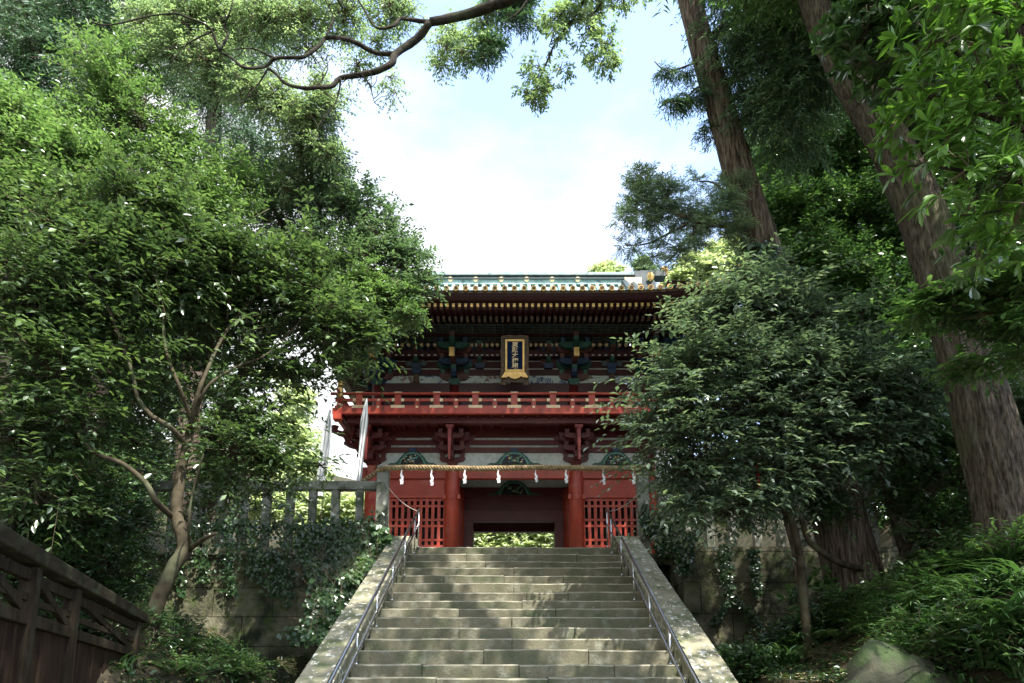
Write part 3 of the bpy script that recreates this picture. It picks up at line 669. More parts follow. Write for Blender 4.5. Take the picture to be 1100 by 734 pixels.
# bracket sets
def bracket(cx, cy, out, z0, z1, reach, steps, names, w0=.34, w1=.62, arm=.09, diag=None):
    """out: unit vector outward; stepped arms with bearing blocks"""
    out = Vector(out).normalized(); side = Vector((-out.y, out.x, 0)); c = Vector((cx, cy, 0)); root = None
    mi = lambda k: k % len(names)
    mb = MB(); h = (z1-z0)/(steps+.5)
    def bx(cen, hs, ho, za, zb, m, taper=0):
        vs = []
        for z, t in ((za, 1-taper), (zb, 1)):
            for a, b in ((-1, -1), (1, -1), (1, 1), (-1, 1)):
                p = cen + side*a*hs*t + out*b*ho*t; vs.append((p.x, p.y, z))
        mb.add(vs, [(0, 3, 2, 1), (4, 5, 6, 7), (0, 1, 5, 4), (1, 2, 6, 5), (2, 3, 7, 6), (3, 0, 4, 7)], m)
    bx(c, .17, .17, z0, z0+h*.5, 0, .35)
    for k in range(steps):
        za = z0 + h*(.5+k); r = reach*(k+1)/steps; cc = c + out*r
        # arm reaching outwards, curved underside
        hwid = arm*.55
        for s0, s1, zl in ((0, .5, 0), (.5, .82, .06), (.82, 1., .45)):
            pa = c + out*(r+.1)*s0; pb = c + out*(r+.1)*s1
            vs = []
            for p, zz in ((pa, za+h*.55*max(0, zl-.35) if zl > .4 else za), (pb, za+h*.55*zl)):
                for a in (-1, 1): vs.append((p.x+side.x*a*hwid, p.y+side.y*a*hwid, zz))
            for p in (pa, pb):
                for a in (-1, 1): vs.append((p.x+side.x*a*hwid, p.y+side.y*a*hwid, za+h*.55))
            mb.add(vs, [(0, 1, 3, 2), (4, 6, 7, 5), (0, 2, 6, 4), (1, 5, 7, 3), (2, 3, 7, 6), (0, 4, 5, 1)], mi(k+1))
        # cross arms at each earlier step
        for j in range(k+1 if k < steps else k):
            cj = c + out*reach*j/steps; wj = w0 + (w1-w0)*(k-j)/max(1, steps-1)
            for s in (-1, 1):
                for s0, s1, zl0, zl1 in ((0, .55, 0, 0), (.55, .85, 0, .2), (.85, 1, .2, .6)):
                    vs = []
                    for q, zz in ((s0, zl0), (s1, zl1)):
                        p = cj + side*s*wj*q
                        for a in (-1, 1): vs.append((p.x+out.x*a*hwid, p.y+out.y*a*hwid, za+h*.55*zz))
                    for q in (s0, s1):
                        p = cj + side*s*wj*q
                        for a in (-1, 1): vs.append((p.x+out.x*a*hwid, p.y+out.y*a*hwid, za+h*.55))
                    mb.add(vs, [(0, 1, 3, 2), (4, 6, 7, 5), (0, 2, 6, 4), (1, 5, 7, 3), (2, 3, 7, 6), (0, 4, 5, 1)], mi(k+j+2))
                bx(cj+side*s*(wj-.075), .07, .07, za+h*.56, za+h*.97, mi(k+j+3), .3)
            bx(cj, .07, .07, za+h*.56, za+h*.97, mi(k+j+1), .3)
        bx(cc, .08, .08, za+h*.56, za+h*.97, mi(k), .3)
    return gb(mb, 'bracket_set', names)
zb0, zb1 = zat(500, YF-.2), zu - .02
for ax in AX:
    bracket(X0+ax, YF-.05, (0, -1, 0), zb0, zb1, .90, 3, ['dark_red'], .36, .62)
    mb = MB(); zz0, zz1 = zat(494, 17.5), zat(457, 17.5); mb.box(X0+ax-.055, X0+ax+.055, 17.42, 17.56, zz0, zz1-.10, bot=(.03, 0)); mb.box(X0+ax-.12, X0+ax+.12, 17.40, 17.58, zz1-.097, zz1, bot=(.04, 0)); gb(mb, 'bracket_mast', 'mast_red', bevel=.008)
for s in (-1, 1):
    bracket(X0+s*3.95, YF-.05, (s, -1, 0), zb0, zb1, 1.25, 3, ['dark_red'], .2, .34)
    for y in (YF, YM, YB): bracket(X0+s*4.0, y, (s, 0, 0), zb0, zb1, .5, 3, ['dark_red', 'red', 'dark_red'], .40, .72)
# upper storey
YU = 18.8; ZE = zat(361, 18.0)
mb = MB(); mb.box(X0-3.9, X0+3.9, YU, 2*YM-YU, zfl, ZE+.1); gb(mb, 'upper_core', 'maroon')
zu_ = lambda py: zat(py, YU)
mb = MB(); mb.box(X0-4.02, X0+4.02, YU-.12, YU-.003, zu_(426), zu_(413.5)); gb(mb, 'upper_sill_beam', 'deep_red')
mb = MB(); mb.box(X0-4.0, X0+4.0, YU-.05, YU-.003, zu_(413.5), zu_(404.5)); gb(mb, 'painted_frieze', 'painting_brown')
for a, b in ((-2.9, -1.8), (.1, 1.7), (2.75, 3.8)):
    mb = MB(); mb.box(X0+a, X0+b, YU-.056, YU-.051, zu_(413.4), zu_(404.6)); gb(mb, 'frieze_panel', 'painting_blue')
mb = MB(); mb.box(X0-4.0, X0+4.0, YU-.04, YU-.003, zu_(404.4), zu_(386)); gb(mb, 'upper_plaster', 'white')
for a, b, m in ((404.4, 398.6, 'deep_red'), (396.6, 390.2, 'deep_red'), (388.4, 381, 'maroon')):
    mb = MB(); mb.box(X0-4.05, X0+4.05, YU-.10, YU-.042, zu_(a), zu_(b)); gb(mb, 'upper_wall_rail', m)
for ax in AX:
    mb = MB(); mb.tube([(X0+ax, YU-.02, zfl), (X0+ax, YU-.02, zu_(414))], .17, 16); gb(mb, 'upper_pillar', 'dark_red', smooth=True)
ub0, ub1 = zu_(416), ZE-.02
for ax in AX:
    bracket(X0+ax, YU-.08, (0, -1, 0), ub0, ub1, .98, 3, ['green', 'blue', 'carved_red', 'green', 'blue', 'carved_red'], .42, .62, arm=.13)
    mb = MB(); zz = zat(378, 17.7); mb.box(X0+ax-.075, X0+ax+.075, 17.66, 17.72, zz-.14, zz+.13); gb(mb, 'gilt_nose_plate', 'gold', bevel=.008)
for s in (-1, 1):
    bracket(X0+s*3.95, YU-.05, (s, -1, 0), ub0, ub1, 1.2, 3, ['blue', 'green', 'maroon'], .22, .34, arm=.13)
    for y in (YF+.3, YM, YB-.3): bracket(X0+s*3.95, y, (s, 0, 0), ub0, ub1, .98, 3, ['green', 'blue', 'dark_red', 'green'], .42, .62, arm=.13)
    # hanging tail rafters at the corner, painted green and blue
    for k in range(3):
        a = Vector((X0+s*3.9, YU-.1, ub0+.45+.28*k)); b = a + Vector((s*(.75+.2*k), -(.75+.2*k), .05)); mb = MB(); mb.beam(a, b, .14, .16); gb(mb, 'tail_rafter', 'green' if k % 2 else 'blue')
for cx in (-2.84, 2.84, -1.0, 1.0):                            # small intermediate bracket sets
    bracket(X0+cx, YU-.06, (0, -1, 0), zu_(398), ub1, .42, 2, ['blue', 'green', 'carved_red', 'lattice_dark'], .22, .40, arm=.11)
for cx in (-2.84, 2.84, 0):                                    # bay-centre struts
    mb = MB(); mb.box(X0+cx-.10, X0+cx+.10, YU-.15, YU-.06, zu_(413.3), zu_(404), top=(.03, 0)); gb(mb, 'bay_strut', 'carved_wood')
    mb = MB(); mb.box(X0+cx-.13, X0+cx+.13, YU-.2, YU-.06, zu_(403.8), zu_(399), bot=(.03, .02)); gb(mb, 'bearing_block', 'blue')
    for dx in (-.22, .22):
        mb = MB(); mb.box(X0+cx+dx-.10, X0+cx+dx+.10, YU-.2, YU-.105, zu_(396), zu_(391), bot=(.04, .02)); gb(mb, 'bearing_block', 'lattice_dark')
    mb = MB(); mb.box(X0+cx-.14, X0+cx+.14, YU-.2, YU-.105, zu_(389), zu_(384), bot=(.04, .02)); gb(mb, 'bearing_block', 'green')
# outer purlin, curved ribs under the eaves, small coffered ceiling
mb = MB(); mb.box(X0-4.9, X0+4.9, 17.78, 17.94, ZE-.045, ZE-.003); mb.box(X0-4.0, X0+4.0, 18.45, 18.6, zat(384, 18.5), zat(377, 18.5)); gb(mb, 'eave_purlin', 'maroon')
for a, b in ((-3.4, -2.28), (-1.22, -.48), (.48, 1.22), (2.28, 3.4)):
    n = max(5, int((b-a)/.165))
    for i in range(n+1):
        x = X0 + a + (b-a)*i/n
        z0_, z1_ = zat(372, 18.3), zat(361, 18.3)+.02
        mb = MB(); mb.box(x-.038, x+.038, 18.3, 18.36, z0_+.075, z1_, 0); mb.box(x-.04, x+.04, 18.28, 18.36, z0_, z0_+.072, 1)
        mb.box(x-.036, x+.036, 18.305, 18.37, z0_+.16, z0_+.24, 1); mb.box(x-.035, x+.035, 18.44, 18.449, zat(382.2, 18.44), zat(380.8, 18.44), 2)
        gb(mb, 'eave_rib', ['carved_wood', 'pale_gold', 'white'])
mb = MB(); mb.box(X0-5.0, X0+5.0, 17.30, 18.42, ZE+.0, ZE+.05)
for i in range(48):
    x = X0-4.95+i*9.9/47; mb.box(x-.018, x+.018, 17.31, 18.4, ZE-.035, ZE-.001, 1)
for i in range(8):
    y = 17.34+i*.15; mb.box(X0-4.97, X0+4.97, y-.018, y+.018, ZE-.03, ZE-.002, 1)
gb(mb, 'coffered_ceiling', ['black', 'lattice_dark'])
for s in (-1, 1):
    a, b = sorted((X0+s*4.0, X0+s*5.0)); mb = MB(); mb.box(a, b, 18.43, 23, ZE, ZE+.05); gb(mb, 'side_coffered_ceiling', 'lattice_dark')
# eaves: two rows of rafters with gilt or pale ends
EX, EY0, EY1 = 5.75, 15.88, 25.52
def upturn(x): return .34*abs((x-X0)/EX)**5
zt1 = zat(328, 16.2); zt2 = zat(342, 16.9)
nr = 73
for i in range(nr):
    x = X0 - EX + .12 + (2*EX-.24)*i/(nr-1); up_ = upturn(x)
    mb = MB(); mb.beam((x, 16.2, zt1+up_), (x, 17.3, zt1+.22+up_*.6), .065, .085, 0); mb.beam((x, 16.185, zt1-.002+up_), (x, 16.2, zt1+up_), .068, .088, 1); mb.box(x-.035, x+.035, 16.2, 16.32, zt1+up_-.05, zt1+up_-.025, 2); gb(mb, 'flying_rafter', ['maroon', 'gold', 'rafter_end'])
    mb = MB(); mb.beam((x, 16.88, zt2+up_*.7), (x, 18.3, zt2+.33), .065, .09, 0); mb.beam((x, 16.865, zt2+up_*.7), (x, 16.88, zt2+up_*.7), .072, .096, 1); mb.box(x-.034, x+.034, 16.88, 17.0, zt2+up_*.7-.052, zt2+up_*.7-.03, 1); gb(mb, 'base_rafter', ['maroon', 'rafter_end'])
for s in (-1, 1):
    mb = MB(); n = 60
    for i in range(n):
        y = EY0+.15+(EY1-EY0-.3)*i/(n-1)
        up_ = .34*abs((y-YM)/(EY1-YM))**5; xa = X0+s*(EX-.3); 
        mb.beam((xa, y, zt1+up_), (X0+s*(EX-1.4), y, zt1+.22+up_*.6), .065, .085, 0); mb.beam((X0+s*(EX-1.0), y, zt2+up_*.7), (X0+s*3.95, y, zt2+.36), .065, .09, 0)
    tag(gb(mb, 'side_rafters', 'maroon'), kind='stuff')
    mb = MB(); mb.beam((X0+s*(EX-.05), EY0+.05, zt1+.34), (X0+s*3.9, YU, ZE+.05), .14, .2, 0); gb(mb, 'hip_rafter', 'maroon')
mb = MB(); n = 40
for i in range(n):
    x = X0-EX+.15+(2*EX-.3)*i/(n-1); mb.beam((x, EY1-.3, zt1+upturn(x)), (x, 23, zt1+.4), .07, .09)
tag(gb(mb, 'rear_rafters', 'maroon'), kind='stuff')
# boards above the rafters: swept soffit + fascia, front/back/sides
ZT = zat(313, EY0)                     # underside of the tiles
def strip(fn_a, fn_b, n=40):
    mb = MB(); vs = []
    for i in range(n+1):
        t = i/n; vs.append(fn_a(t)); vs.append(fn_b(t))
    mb.add(vs, [(2*i, 2*i+1, 2*i+3, 2*i+2) for i in range(n)]); return mb
def front(y, z, k=1., m=1.):
    def f(t):
        x = X0-EX*m + 2*EX*m*t; return (x, y, z+upturn(x)*k)
    return f
def sidef(s, xo, z, k=1.):
    def f(t):
        y = EY0+(EY1-EY0)*t; return (X0+s*xo, y, z+.34*abs((y-YM)/(EY1-YM))**5*k)
    return f
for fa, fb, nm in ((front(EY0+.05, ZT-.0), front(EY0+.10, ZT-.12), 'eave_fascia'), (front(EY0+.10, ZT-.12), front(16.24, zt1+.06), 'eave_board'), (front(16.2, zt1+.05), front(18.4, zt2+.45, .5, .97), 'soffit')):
    o = gb(strip(fa, fb), nm, 'maroon', smooth=True); sm = o.modifiers.new('solid', 'SOLIDIFY'); sm.thickness = .015
o = gb(strip(front(EY0, ZT+.012), front(EY0+.02, ZT-.045)), 'gilt_eave_edge', 'carved_wood', smooth=True)
for s in (-1, 1):
    for fa, fb, nm in ((sidef(s, EX, ZT), sidef(s, EX-.03, ZT-.14), 'side_fascia'), (sidef(s, EX-.03, ZT-.14), sidef(s, EX-.34, zt1+.05), 'side_eave_board'), (sidef(s, EX-.3, zt1+.05), sidef(s, 3.9, zt2+.5, 0), 'side_soffit')):
        gb(strip(fa, fb), nm, 'maroon', smooth=True)
gb(strip(front(EY1, ZT), front(23, zt2+.45, .3)), 'rear_soffit', 'maroon', smooth=True)
# tiled roof: skirt all round, gabled top
ZR0 = zat(307, YM); ZRT = zat(293.5, YM-.2); GX = 4.0
HR = ZR0 - ZT
def prof(v): return HR*(.52*v + .48*v*v)
def roofz(x, y):
    pass
for s in (1, -1):
    mb = MB(); nx_, nv_ = 48, 14; vs = []
    for j in range(nv_+1):
        v = j/nv_; y = YM - s*(YM-EY0)*(1-v) if s == 1 else YM + (EY1-YM)*(1-v)
        half = EX - (EX-GX)*min(1, v/.42)
        for i in range(nx_+1):
            x = X0 + half*(2*i/nx_-1); vs.append((x, y, ZT+.03+prof(v)+.34*abs((x-X0)/EX)**5*(1-v)**2))
    mb.add(vs, [(j*(nx_+1)+i, j*(nx_+1)+i+1, (j+1)*(nx_+1)+i+1, (j+1)*(nx_+1)+i) for j in range(nv_) for i in range(nx_)])
    if s == 1:                                 # round tile ribs running up the front slope
        for i in range(47):
            x = X0-EX+.1+(2*EX-.2)*i/46; pts = []
            for j in range(9):
                v = j/8
                if abs(x-X0) > EX-(EX-GX)*min(1, v/.42): break
                pts.append((x, EY0-.03+(YM-EY0)*v, ZT+.05+prof(v)+.34*abs((x-X0)/EX)**5*(1-v)**2))
            if len(pts) > 1: mb.tube(pts, .062, 8)
    gb(mb, 'roof_slope', 'copper', smooth=True)
for s in (-1, 1):                              # side skirts, gable walls
    mb = MB(); vs = []
    for j in range(7):
        v = j/6; y0_, y1_ = EY0+(YM-EY0)*.42*v, EY1-(EY1-YM)*.42*v
        for i in range(13):
            y = y0_+(y1_-y0_)*i/12; vs.append((X0+s*(EX-(EX-GX)*v), y, ZT+.03+prof(.42*v)+.34*abs((y-YM)/(EY1-YM))**5*(1-v)**2))
    mb.add(vs, [(j*13+i, j*13+i+1, (j+1)*13+i+1, (j+1)*13+i) for j in range(6) for i in range(12)]); gb(mb, 'side_roof', 'copper', smooth=True)
    mb = MB(); yy = [EY0+(YM-EY0)*v for v in (.42, .6, .8, 1)]; poly = [(X0+s*(GX-.25), y, ZT+prof(v)) for y, v in zip(yy, (.42, .6, .8, 1))] + [(X0+s*(GX-.25), 2*YM-y, ZT+prof(v)) for y, v in zip(yy[::-1][1:], (.8, .6, .42))]
    mb.add(poly, [tuple(range(len(poly)))]); gb(mb, 'gable_wall', 'maroon')
    mb = MB()
    for q in (-1, 1): mb.tube([(X0+s*(GX-.1), YM-q*(YM-EY0)*(1-v), ZT+.12+prof(v)) for v in (.42, .6, .8, 1)], .11, 8)
    gb(mb, 'gable_ridge', 'copper_dark')
    # hip ridge with demon tile
    mb = MB(); pts = []
    for j in range(7):
        v = .42*j/6; pts.append((X0+s*(EX-(EX-GX)*v/.42), EY0+(YM-EY0)*v, ZT+.16+prof(v)+.34*(1-v)**2*(1-.42*0)*((EX-(EX-GX)*v/.42)/EX)**5))
    mb.tube(pts, [.13]*7, 8); gb(mb, 'hip_ridge', 'copper_dark')
    mb = MB(); p = Vector(pts[0]); mb.box(p.x-.16, p.x+.16, p.y-.05, p.y+.08, p.z-.12, p.z+.2, top=(.06, 0)); mb.ball((p.x, p.y-.05, p.z+.18), .08, 1, 8); gb(mb, 'ridge_end_tile', ['copper_dark', 'gold'])
    # descending ridge on the gabled part with gilt end
    mb = MB(); xk = X0+s*3.62; pk = [(xk, YM-(YM-EY0)*(1-v), ZT+.16+prof(v)) for v in (.18, .4, .6, .8, 1)]; mb.tube(pk, .13, 8); gb(mb, 'descending_ridge', 'copper_dark')
    mb = MB(); p = Vector(pk[0]); mb.box(p.x-.19, p.x+.19, p.y-.12, p.y-.0, p.z-.14, p.z+.26, top=(.08, 0)); mb.ball((p.x, p.y-.13, p.z+.36), .10, 1, 8, (1, 1, 1.4)); mb.box(p.x-.05, p.x+.05, p.y-.1, p.y, p.z+.24, p.z+.5); gb(mb, 'ridge_end_tile', ['copper_dark', 'gold'])
# eave tile caps
for i in range(47):
    x = X0-EX+.1+(2*EX-.2)*i/46; z = ZT+.05+upturn(x)
    mb = MB(); mb.tube([(x, EY0-.07, z), (x, EY0-.03, z)], .074, 14, 0); mb.tube([(x, EY0-.082, z), (x, EY0-.07, z)], .045, 10, 1); gb(mb, 'eave_tile_cap', ['gold', 'carved_wood'])
# main ridge, layered, with gilt bosses
mb = MB(); 
for k, (h0, h1, hw, mi) in enumerate(((0, .30, .30, 0), (.30, .36, .36, 1), (.36, .55, .24, 0), (.55, .60, .34, 1), (.60, .84, .26, 0))):
    H_ = ZRT - (ZR0-.12); mb.box(X0-3.95, X0+3.95, YM-hw, YM+hw, ZR0-.12+H_*h0/.84, ZR0-.12+H_*h1/.84, mi)
gb(mb, 'main_ridge', ['copper', 'copper_dark'])
for i in range(-4, 5):
    if abs(i) == 4: continue
    z = zat(300.5, YM-.3); mb = MB(); mb.tube([(X0+i*.83-.41, YM-.33, z), (X0+i*.83-.41, YM-.29, z)], .085, 12); gb(mb, 'ridge_boss', 'pale_gold')
for s in (-1, 1):
    za, zb = zat(305, YM-.35), zat(298.5, YM-.35); a, b = sorted((X0+s*3.6, X0+s*4.15))
    mb = MB(); mb.box(a-.0, b, YM-.38, YM-.30, za, zb); gb(mb, 'gilt_ridge_panel', 'pale_gold')
    a, b = sorted((X0+s*3.96, X0+s*4.55)); mb = MB(); mb.box(a, b, YM-.3, YM+.3, za-.1, ZRT+.02); mb.box(a+(.2 if s > 0 else -.45), b+(.45 if s > 0 else -.2), YM-.2, YM+.2, ZRT-.09, ZRT+.1); mb.ball((X0+s*4.98, YM-.1, ZRT+.12), .16, 1, 8, (.8, .8, 1.3)); gb(mb, 'ridge_end', ['copper_dark', 'gold'])

# ------------------------------------------------------------------ name plaque
pc = at(553, 386, 17.35); T_ = R(-9)
pl = thing('name_plaque', 'blue and gold shrine name plaque with five gilt characters, hung under the eaves', 'plaque', (pc.x, pc.y, pc.z))
pl.rotation_euler = (R(12), 0, 0)
def pb(mb, name, m, **k): return mb.build(name, [M[q] for q in m] if isinstance(m, list) else M[m], pl, local=True, **k)
sc_ = scl(386, 17.35)
W_, H_ = 15.0*sc_, 25*sc_
poly = []
for i in range(40):
    a = 2*math.pi*i/40; cx_ = max(-1, min(1, math.cos(a)*1.35)); cz_ = max(-1, min(1, math.sin(a)*1.35)); poly.append((cx_*W_*(1+.03*math.sin(9*a)), cz_*H_*(1+.02*math.sin(11*a))+.0))
mb = MB(); mb.prism(poly, (0, 0, 0), (1, 0, 0), (0, 0, 1), .06); mb.box(-W_*1.0, -W_*.62, -.06, .0, -H_*1.12, -H_*.7); mb.box(W_*.62, W_*1.0, -.06, .0, -H_*1.12, -H_*.7); pb(mb, 'carved_frame', 'carved_wood', bevel=.01)
fw, fh = 10.3*sc_, 17*sc_; zc_ = 3*sc_
mb = MB()
t_ = 2.2*sc_
mb.box(-fw, -fw+t_, -.13, -.065, zc_-fh, zc_+fh); mb.box(fw-t_, fw, -.13, -.065, zc_-fh, zc_+fh); mb.box(-fw+t_, fw-t_, -.13, -.065, zc_+fh-t_, zc_+fh); mb.box(-fw+t_, fw-t_, -.13, -.065, zc_-fh, zc_-fh+t_)
pb(mb, 'gilt_frame', 'gold', bevel=.008)
mb = MB(); zz = zc_-fh; s5 = sc_
poly = [(-fw, 0), (fw, 0), (14.5*s5, -6.5*s5), (8*s5, -6*s5), (7*s5, -4.5*s5), (4.5*s5, -6.5*s5), (0, -8*s5), (-4.5*s5, -6.5*s5), (-7*s5, -4.5*s5), (-8*s5, -6*s5), (-14.5*s5, -6.5*s5)]
mb.prism(poly, (0, -.075, zz-.003), (1, 0, 0), (0, 0, 1), .05); pb(mb, 'gilt_apron', 'gold', bevel=.006)
mb = MB(); mb.box(-fw+t_, fw-t_, -.09, -.062, zc_-fh+t_, zc_+fh-t_); pb(mb, 'blue_field', 'plaque_blue')
for i, ch in enumerate('東照大権現'):
    cu = bpy.data.curves.new('t', 'FONT'); cu.body = ch; cu.size = 5.9*sc_; cu.align_x = 'CENTER'; cu.align_y = 'CENTER'; cu.extrude = .006; cu.offset = .0035; cu.shear = .1
    to = bpy.data.objects.new('t', cu); col.objects.link(to)
    bpy.context.view_layer.update()
    mesh = bpy.data.meshes.new_from_object(to.evaluated_get(bpy.context.evaluated_depsgraph_get())); bpy.data.objects.remove(to)
    mesh.materials.clear(); mesh.materials.append(M['pale_gold'])
    c_ = bpy.data.objects.new('gilt_character', mesh); col.objects.link(c_); c_.parent = pl; c_.rotation_euler = (R(90), 0, 0)
    c_.scale = (1.15, 1.0, 1); c_.location = (0, -.098, zc_ + (2-i)*5.7*sc_); c_['label'] = 'gilt character ' + ch

# ------------------------------------------------------------------ straw rope and paper streamers
zrope = zat(503, 15.3)
rope = thing('straw_rope', 'thick twisted straw rope stretched between the stone posts across the stair top', 'rope', (0, 15.3, zrope))
xa, xb = at(386, 518, 15.5).x, at(701, 503, 15.3).x
for ph in (0, 2.094, 4.188):
    pts = []
    N = 420
    for i in range(N+1):
        t = i/N; x = xa + (xb-xa)*t
        sag = .012*math.sin(x*2.1); z = zrope + sag; yy = 15.29
        if x < -2.95: z -= .55*(-2.95-x)**1.3*1.0; yy += (-2.95-x)*.4
        a = ph + x*30; rr_ = .036
        pts.append((x, yy+rr_*math.cos(a), z+rr_*math.sin(a)))
    mb = MB(); mb.tube(pts, .031, 7, jit=.16, seed=int(ph*10)); mb.build('rope_strand', M['straw'], rope, smooth=True)
# loose straw ends
g = np.random.default_rng(5); n = 1100; A = np.stack([g.uniform(xa+.3, xb, n), 15.29+g.normal(0, .05, n), zrope+g.normal(0, .04, n)], 1)
lines_mesh('loose_straw', A, A+np.stack([g.normal(0, .05, n), g.normal(0, .03, n), g.normal(-.035, .03, n)], 1), .002, .001, 'straw', rope)
sh_px = [431.5, 463.5, 499.5, 535, 575, 608, 647.5, 680.5]
names = ['first', 'second', 'third', 'fourth', 'fifth', 'sixth', 'seventh', 'eighth']
sh0 = None
for i, px in enumerate(sh_px):
    p = at(px, 506, 15.25)
    lab = '%s white zigzag paper streamer from the left, hanging from the straw rope' % names[i]
    if sh0 is None:
        t = thing('paper_streamer', lab, 'paper streamer', p, 0, 'paper streamers on the straw rope'); sh0 = t; s = .0195
        mb = MB()
        zz = [(-.6, 0, .9, -4), (-1.6, -3.6, 1.2, -8.2), (-.4, -7.4, 2.8, -11.2), (-2.0, -10.4, 1.0, -13.8), (-.6, -13, 2.8, -16.2)]
        for k, (x0, z0, x1, z1) in enumerate(zz):
            sh = 1.2*s*(1 if k % 2 else -1); y = -.004*k - .02
            mb.add([(x0*s, y, z0*s), (x1*s, y+.012, z0*s-sh*.8), (x1*s+sh*.4, y+.016, z1*s), (x0*s+sh*.4, y, z1*s+sh*.5)], [(0, 1, 2, 3)])
        o = mb.build('folded_paper', M['paper'], t, local=True); so = o.modifiers.new('s', 'SOLIDIFY'); so.thickness = .002
        mb = MB(); mb.tube([(0, 0, .06), (0, -.02, 0)], .004, 5); mb.build('string', M['paper'], t, local=True)
    else:
        t = copy_tree(sh0); t.location = p; t['label'] = lab; t.rotation_euler = (0, 0, [0, .3, -.4, .2, .5, -.2, .3, -.6][i]); t.scale = (1, 1, [1, 1.1, .95, .9, .85, .92, 1.05, 1][i])
# thin cords from the posts to the handrails
for (p, q, side) in (((-2.95, 15.3, zat(518, 15.3)), (-2.09, 15.0, PLAT+.82), 'left'), ((2.98, 15.3, zat(527, 15.3)), (2.13, 15.0, PLAT+.82), 'right')):
    pts = curve_pts(p, q, (0, 0, -.12), 14, .0); mb = MB(); mb.tube(pts, .007, 6); mb.tube([Vector(p)+Vector((math.cos(a)*.15*(-1 if side == 'left' else 1)*.0+.145*math.cos(a)-.06*(1 if side == 'left' else -1), .15+.155*math.sin(a), .004*a)) for a in [k*math.pi/8 for k in range(17)]], .007, 5)
    o = mb.build('cord', M['cable'], smooth=True); tag(o, 'thin pale cord tied from the %s stone post down to the handrail' % side, 'cord')

# ------------------------------------------------------------------ banners
def banner(x, y, z0, z1, wtop, wmid, lean, lab, seed, skew=0):
    t = thing('banner', lab, 'banner', (x, y, PLAT), 0, 'white cloth banners')
    h = z1-z0; mb = MB(); nz_, nx2 = 26, 10; vs = []; rr = random.Random(seed)
    for j in range(nz_+1):
        v = j/nz_; wd = np.interp(v, [0, .12, .25, .6, 1], [.02, wtop*.6, wtop, wmid, wmid*.75]); cxx = lean*v
        for i in range(nx2+1):
            a = i/nx2-.5; vs.append((x+cxx+a*wd + skew*a*0, y+.07*math.sin(a*16+v*3+seed)*min(1, v*4), z1-h*v + a*skew*h*.03))
    mb.add(vs, [(j*(nx2+1)+i, (j+1)*(nx2+1)+i, (j+1)*(nx2+1)+i+1, j*(nx2+1)+i+1) for j in range(nz_) for i in range(nx2)])
    o = mb.build('cloth', M['cloth'], t, smooth=True)
    mb = MB(); mb.tube([(x+lean*1.0, y+.1, PLAT), (x+lean*.0, y+.1, z1+.02)], .012, 8); mb.build('pole', M['steel'], t, smooth=True)
p = at(394, 428, 16.0); q = at(384, 515, 16.0); banner(p.x, 16.0, q.z-.4, p.z, .20, .15, q.x-p.x, 'tall folded white banner in front of the left end of the gate', 1)
p = at(354, 440, 16.6); q = at(344, 516, 16.6); banner(p.x, 16.6, q.z-.4, p.z, .24, .20, q.x-p.x, 'white banner beyond the gate corner, leftmost one visible', 4)
p = at(708, 432, 16.6); q = at(710, 522, 16.6); banner(p.x, 16.6, q.z-.4, p.z, .30, .34, 0, 'white banner half hidden by the glossy shrub at the right of the gate', 6)
p = at(200, 462, 16.6); q = at(198, 520, 16.6); banner(p.x, 16.6, q.z-.3, p.z, .2, .2, .0, 'white banner glimpsed behind the camellia trunk on the left', 9)

# ------------------------------------------------------------------ wooden fence, lower left
wf = thing('wooden_fence', 'dark weathered wooden fence with cross braces and plank panels, lower left corner', 'fence', (-4, 6.5, 0))
A_, B_ = at(-60, 545, 3.7), at(152, 664, 8.6)
A_ = Vector((A_.x, A_.y, A_.z)); dv = B_ - A_; dh = Vector((dv.x, dv.y, 0))
mb = MB(); mb.beam(A_, B_ + dv*.012, .15, .12); mb.build('top_rail', M['wood_rail'], wf, bevel=.012)
def fp(t, dz=0): p = A_ + dv*t; return Vector((p.x, p.y, p.z+dz))
def t_of_px(px):
    best = min((abs((550+F*fp(t).x/(fp(t).y*CP+(fp(t).z-EYE)*SP))-px), t) for t in [i/400 for i in range(401)]); return best[1]
ts_ = [t_of_px(q) for q in (-30, 36, 80, 146)]
for t in ts_:
    p = fp(t); b = Vector((p.x, p.y, hgt(p.x, p.y)-.1)); mb = MB(); mb.beam(b, p-Vector((0, 0, .08)), .11, .11, up=dh.normalized()); mb.build('post', M['wood_fence'], wf, bevel=.006)
for a, b in zip(ts_[:-1], ts_[1:]):
    mb = MB(); mb.beam(fp(a, -.46), fp(b, -.46), .07, .09); mb.build('middle_rail', M['wood_fence'], wf, bevel=.006)
    mb = MB(); mb.beam(fp(a, -.33), fp(b, -.30), .035, .05); mb.build('thin_rail', M['wood_fence'], wf)
    mb = MB(); mb.beam(fp(a, -.12), fp(b, -.43), .045, .06); mb.build('brace', M['wood_fence'], wf)
    mb = MB(); mb.beam(fp(a, -.16), fp(b, -.14), .05, .08); mb.build('upper_rail', M['wood_fence'], wf)
    L_ = (fp(b)-fp(a)).length; n = max(3, int(L_/.19))
    for i in range(n):
        t0, t1 = a+(b-a)*(i+.04)/n, a+(b-a)*(i+.90)/n; p0, p1 = fp(t0, -.51), fp(t1, -.51); off = .012*(i % 2)
        nn = Vector((-dh.y, dh.x, 0)).normalized(); q = [p0+nn*off, p1+nn*off, p1+nn*(off+.025), p0+nn*(off+.025)]
        vs = [tuple(v) for v in q] + [(v.x, v.y, -.2) for v in q]; mb = MB(); mb.add(vs, [(0, 1, 2, 3), (4, 7, 6, 5), (0, 4, 5, 1), (1, 5, 6, 2), (2, 6, 7, 3), (3, 7, 4, 0)]); mb.build('plank', M['wood_board'], wf)

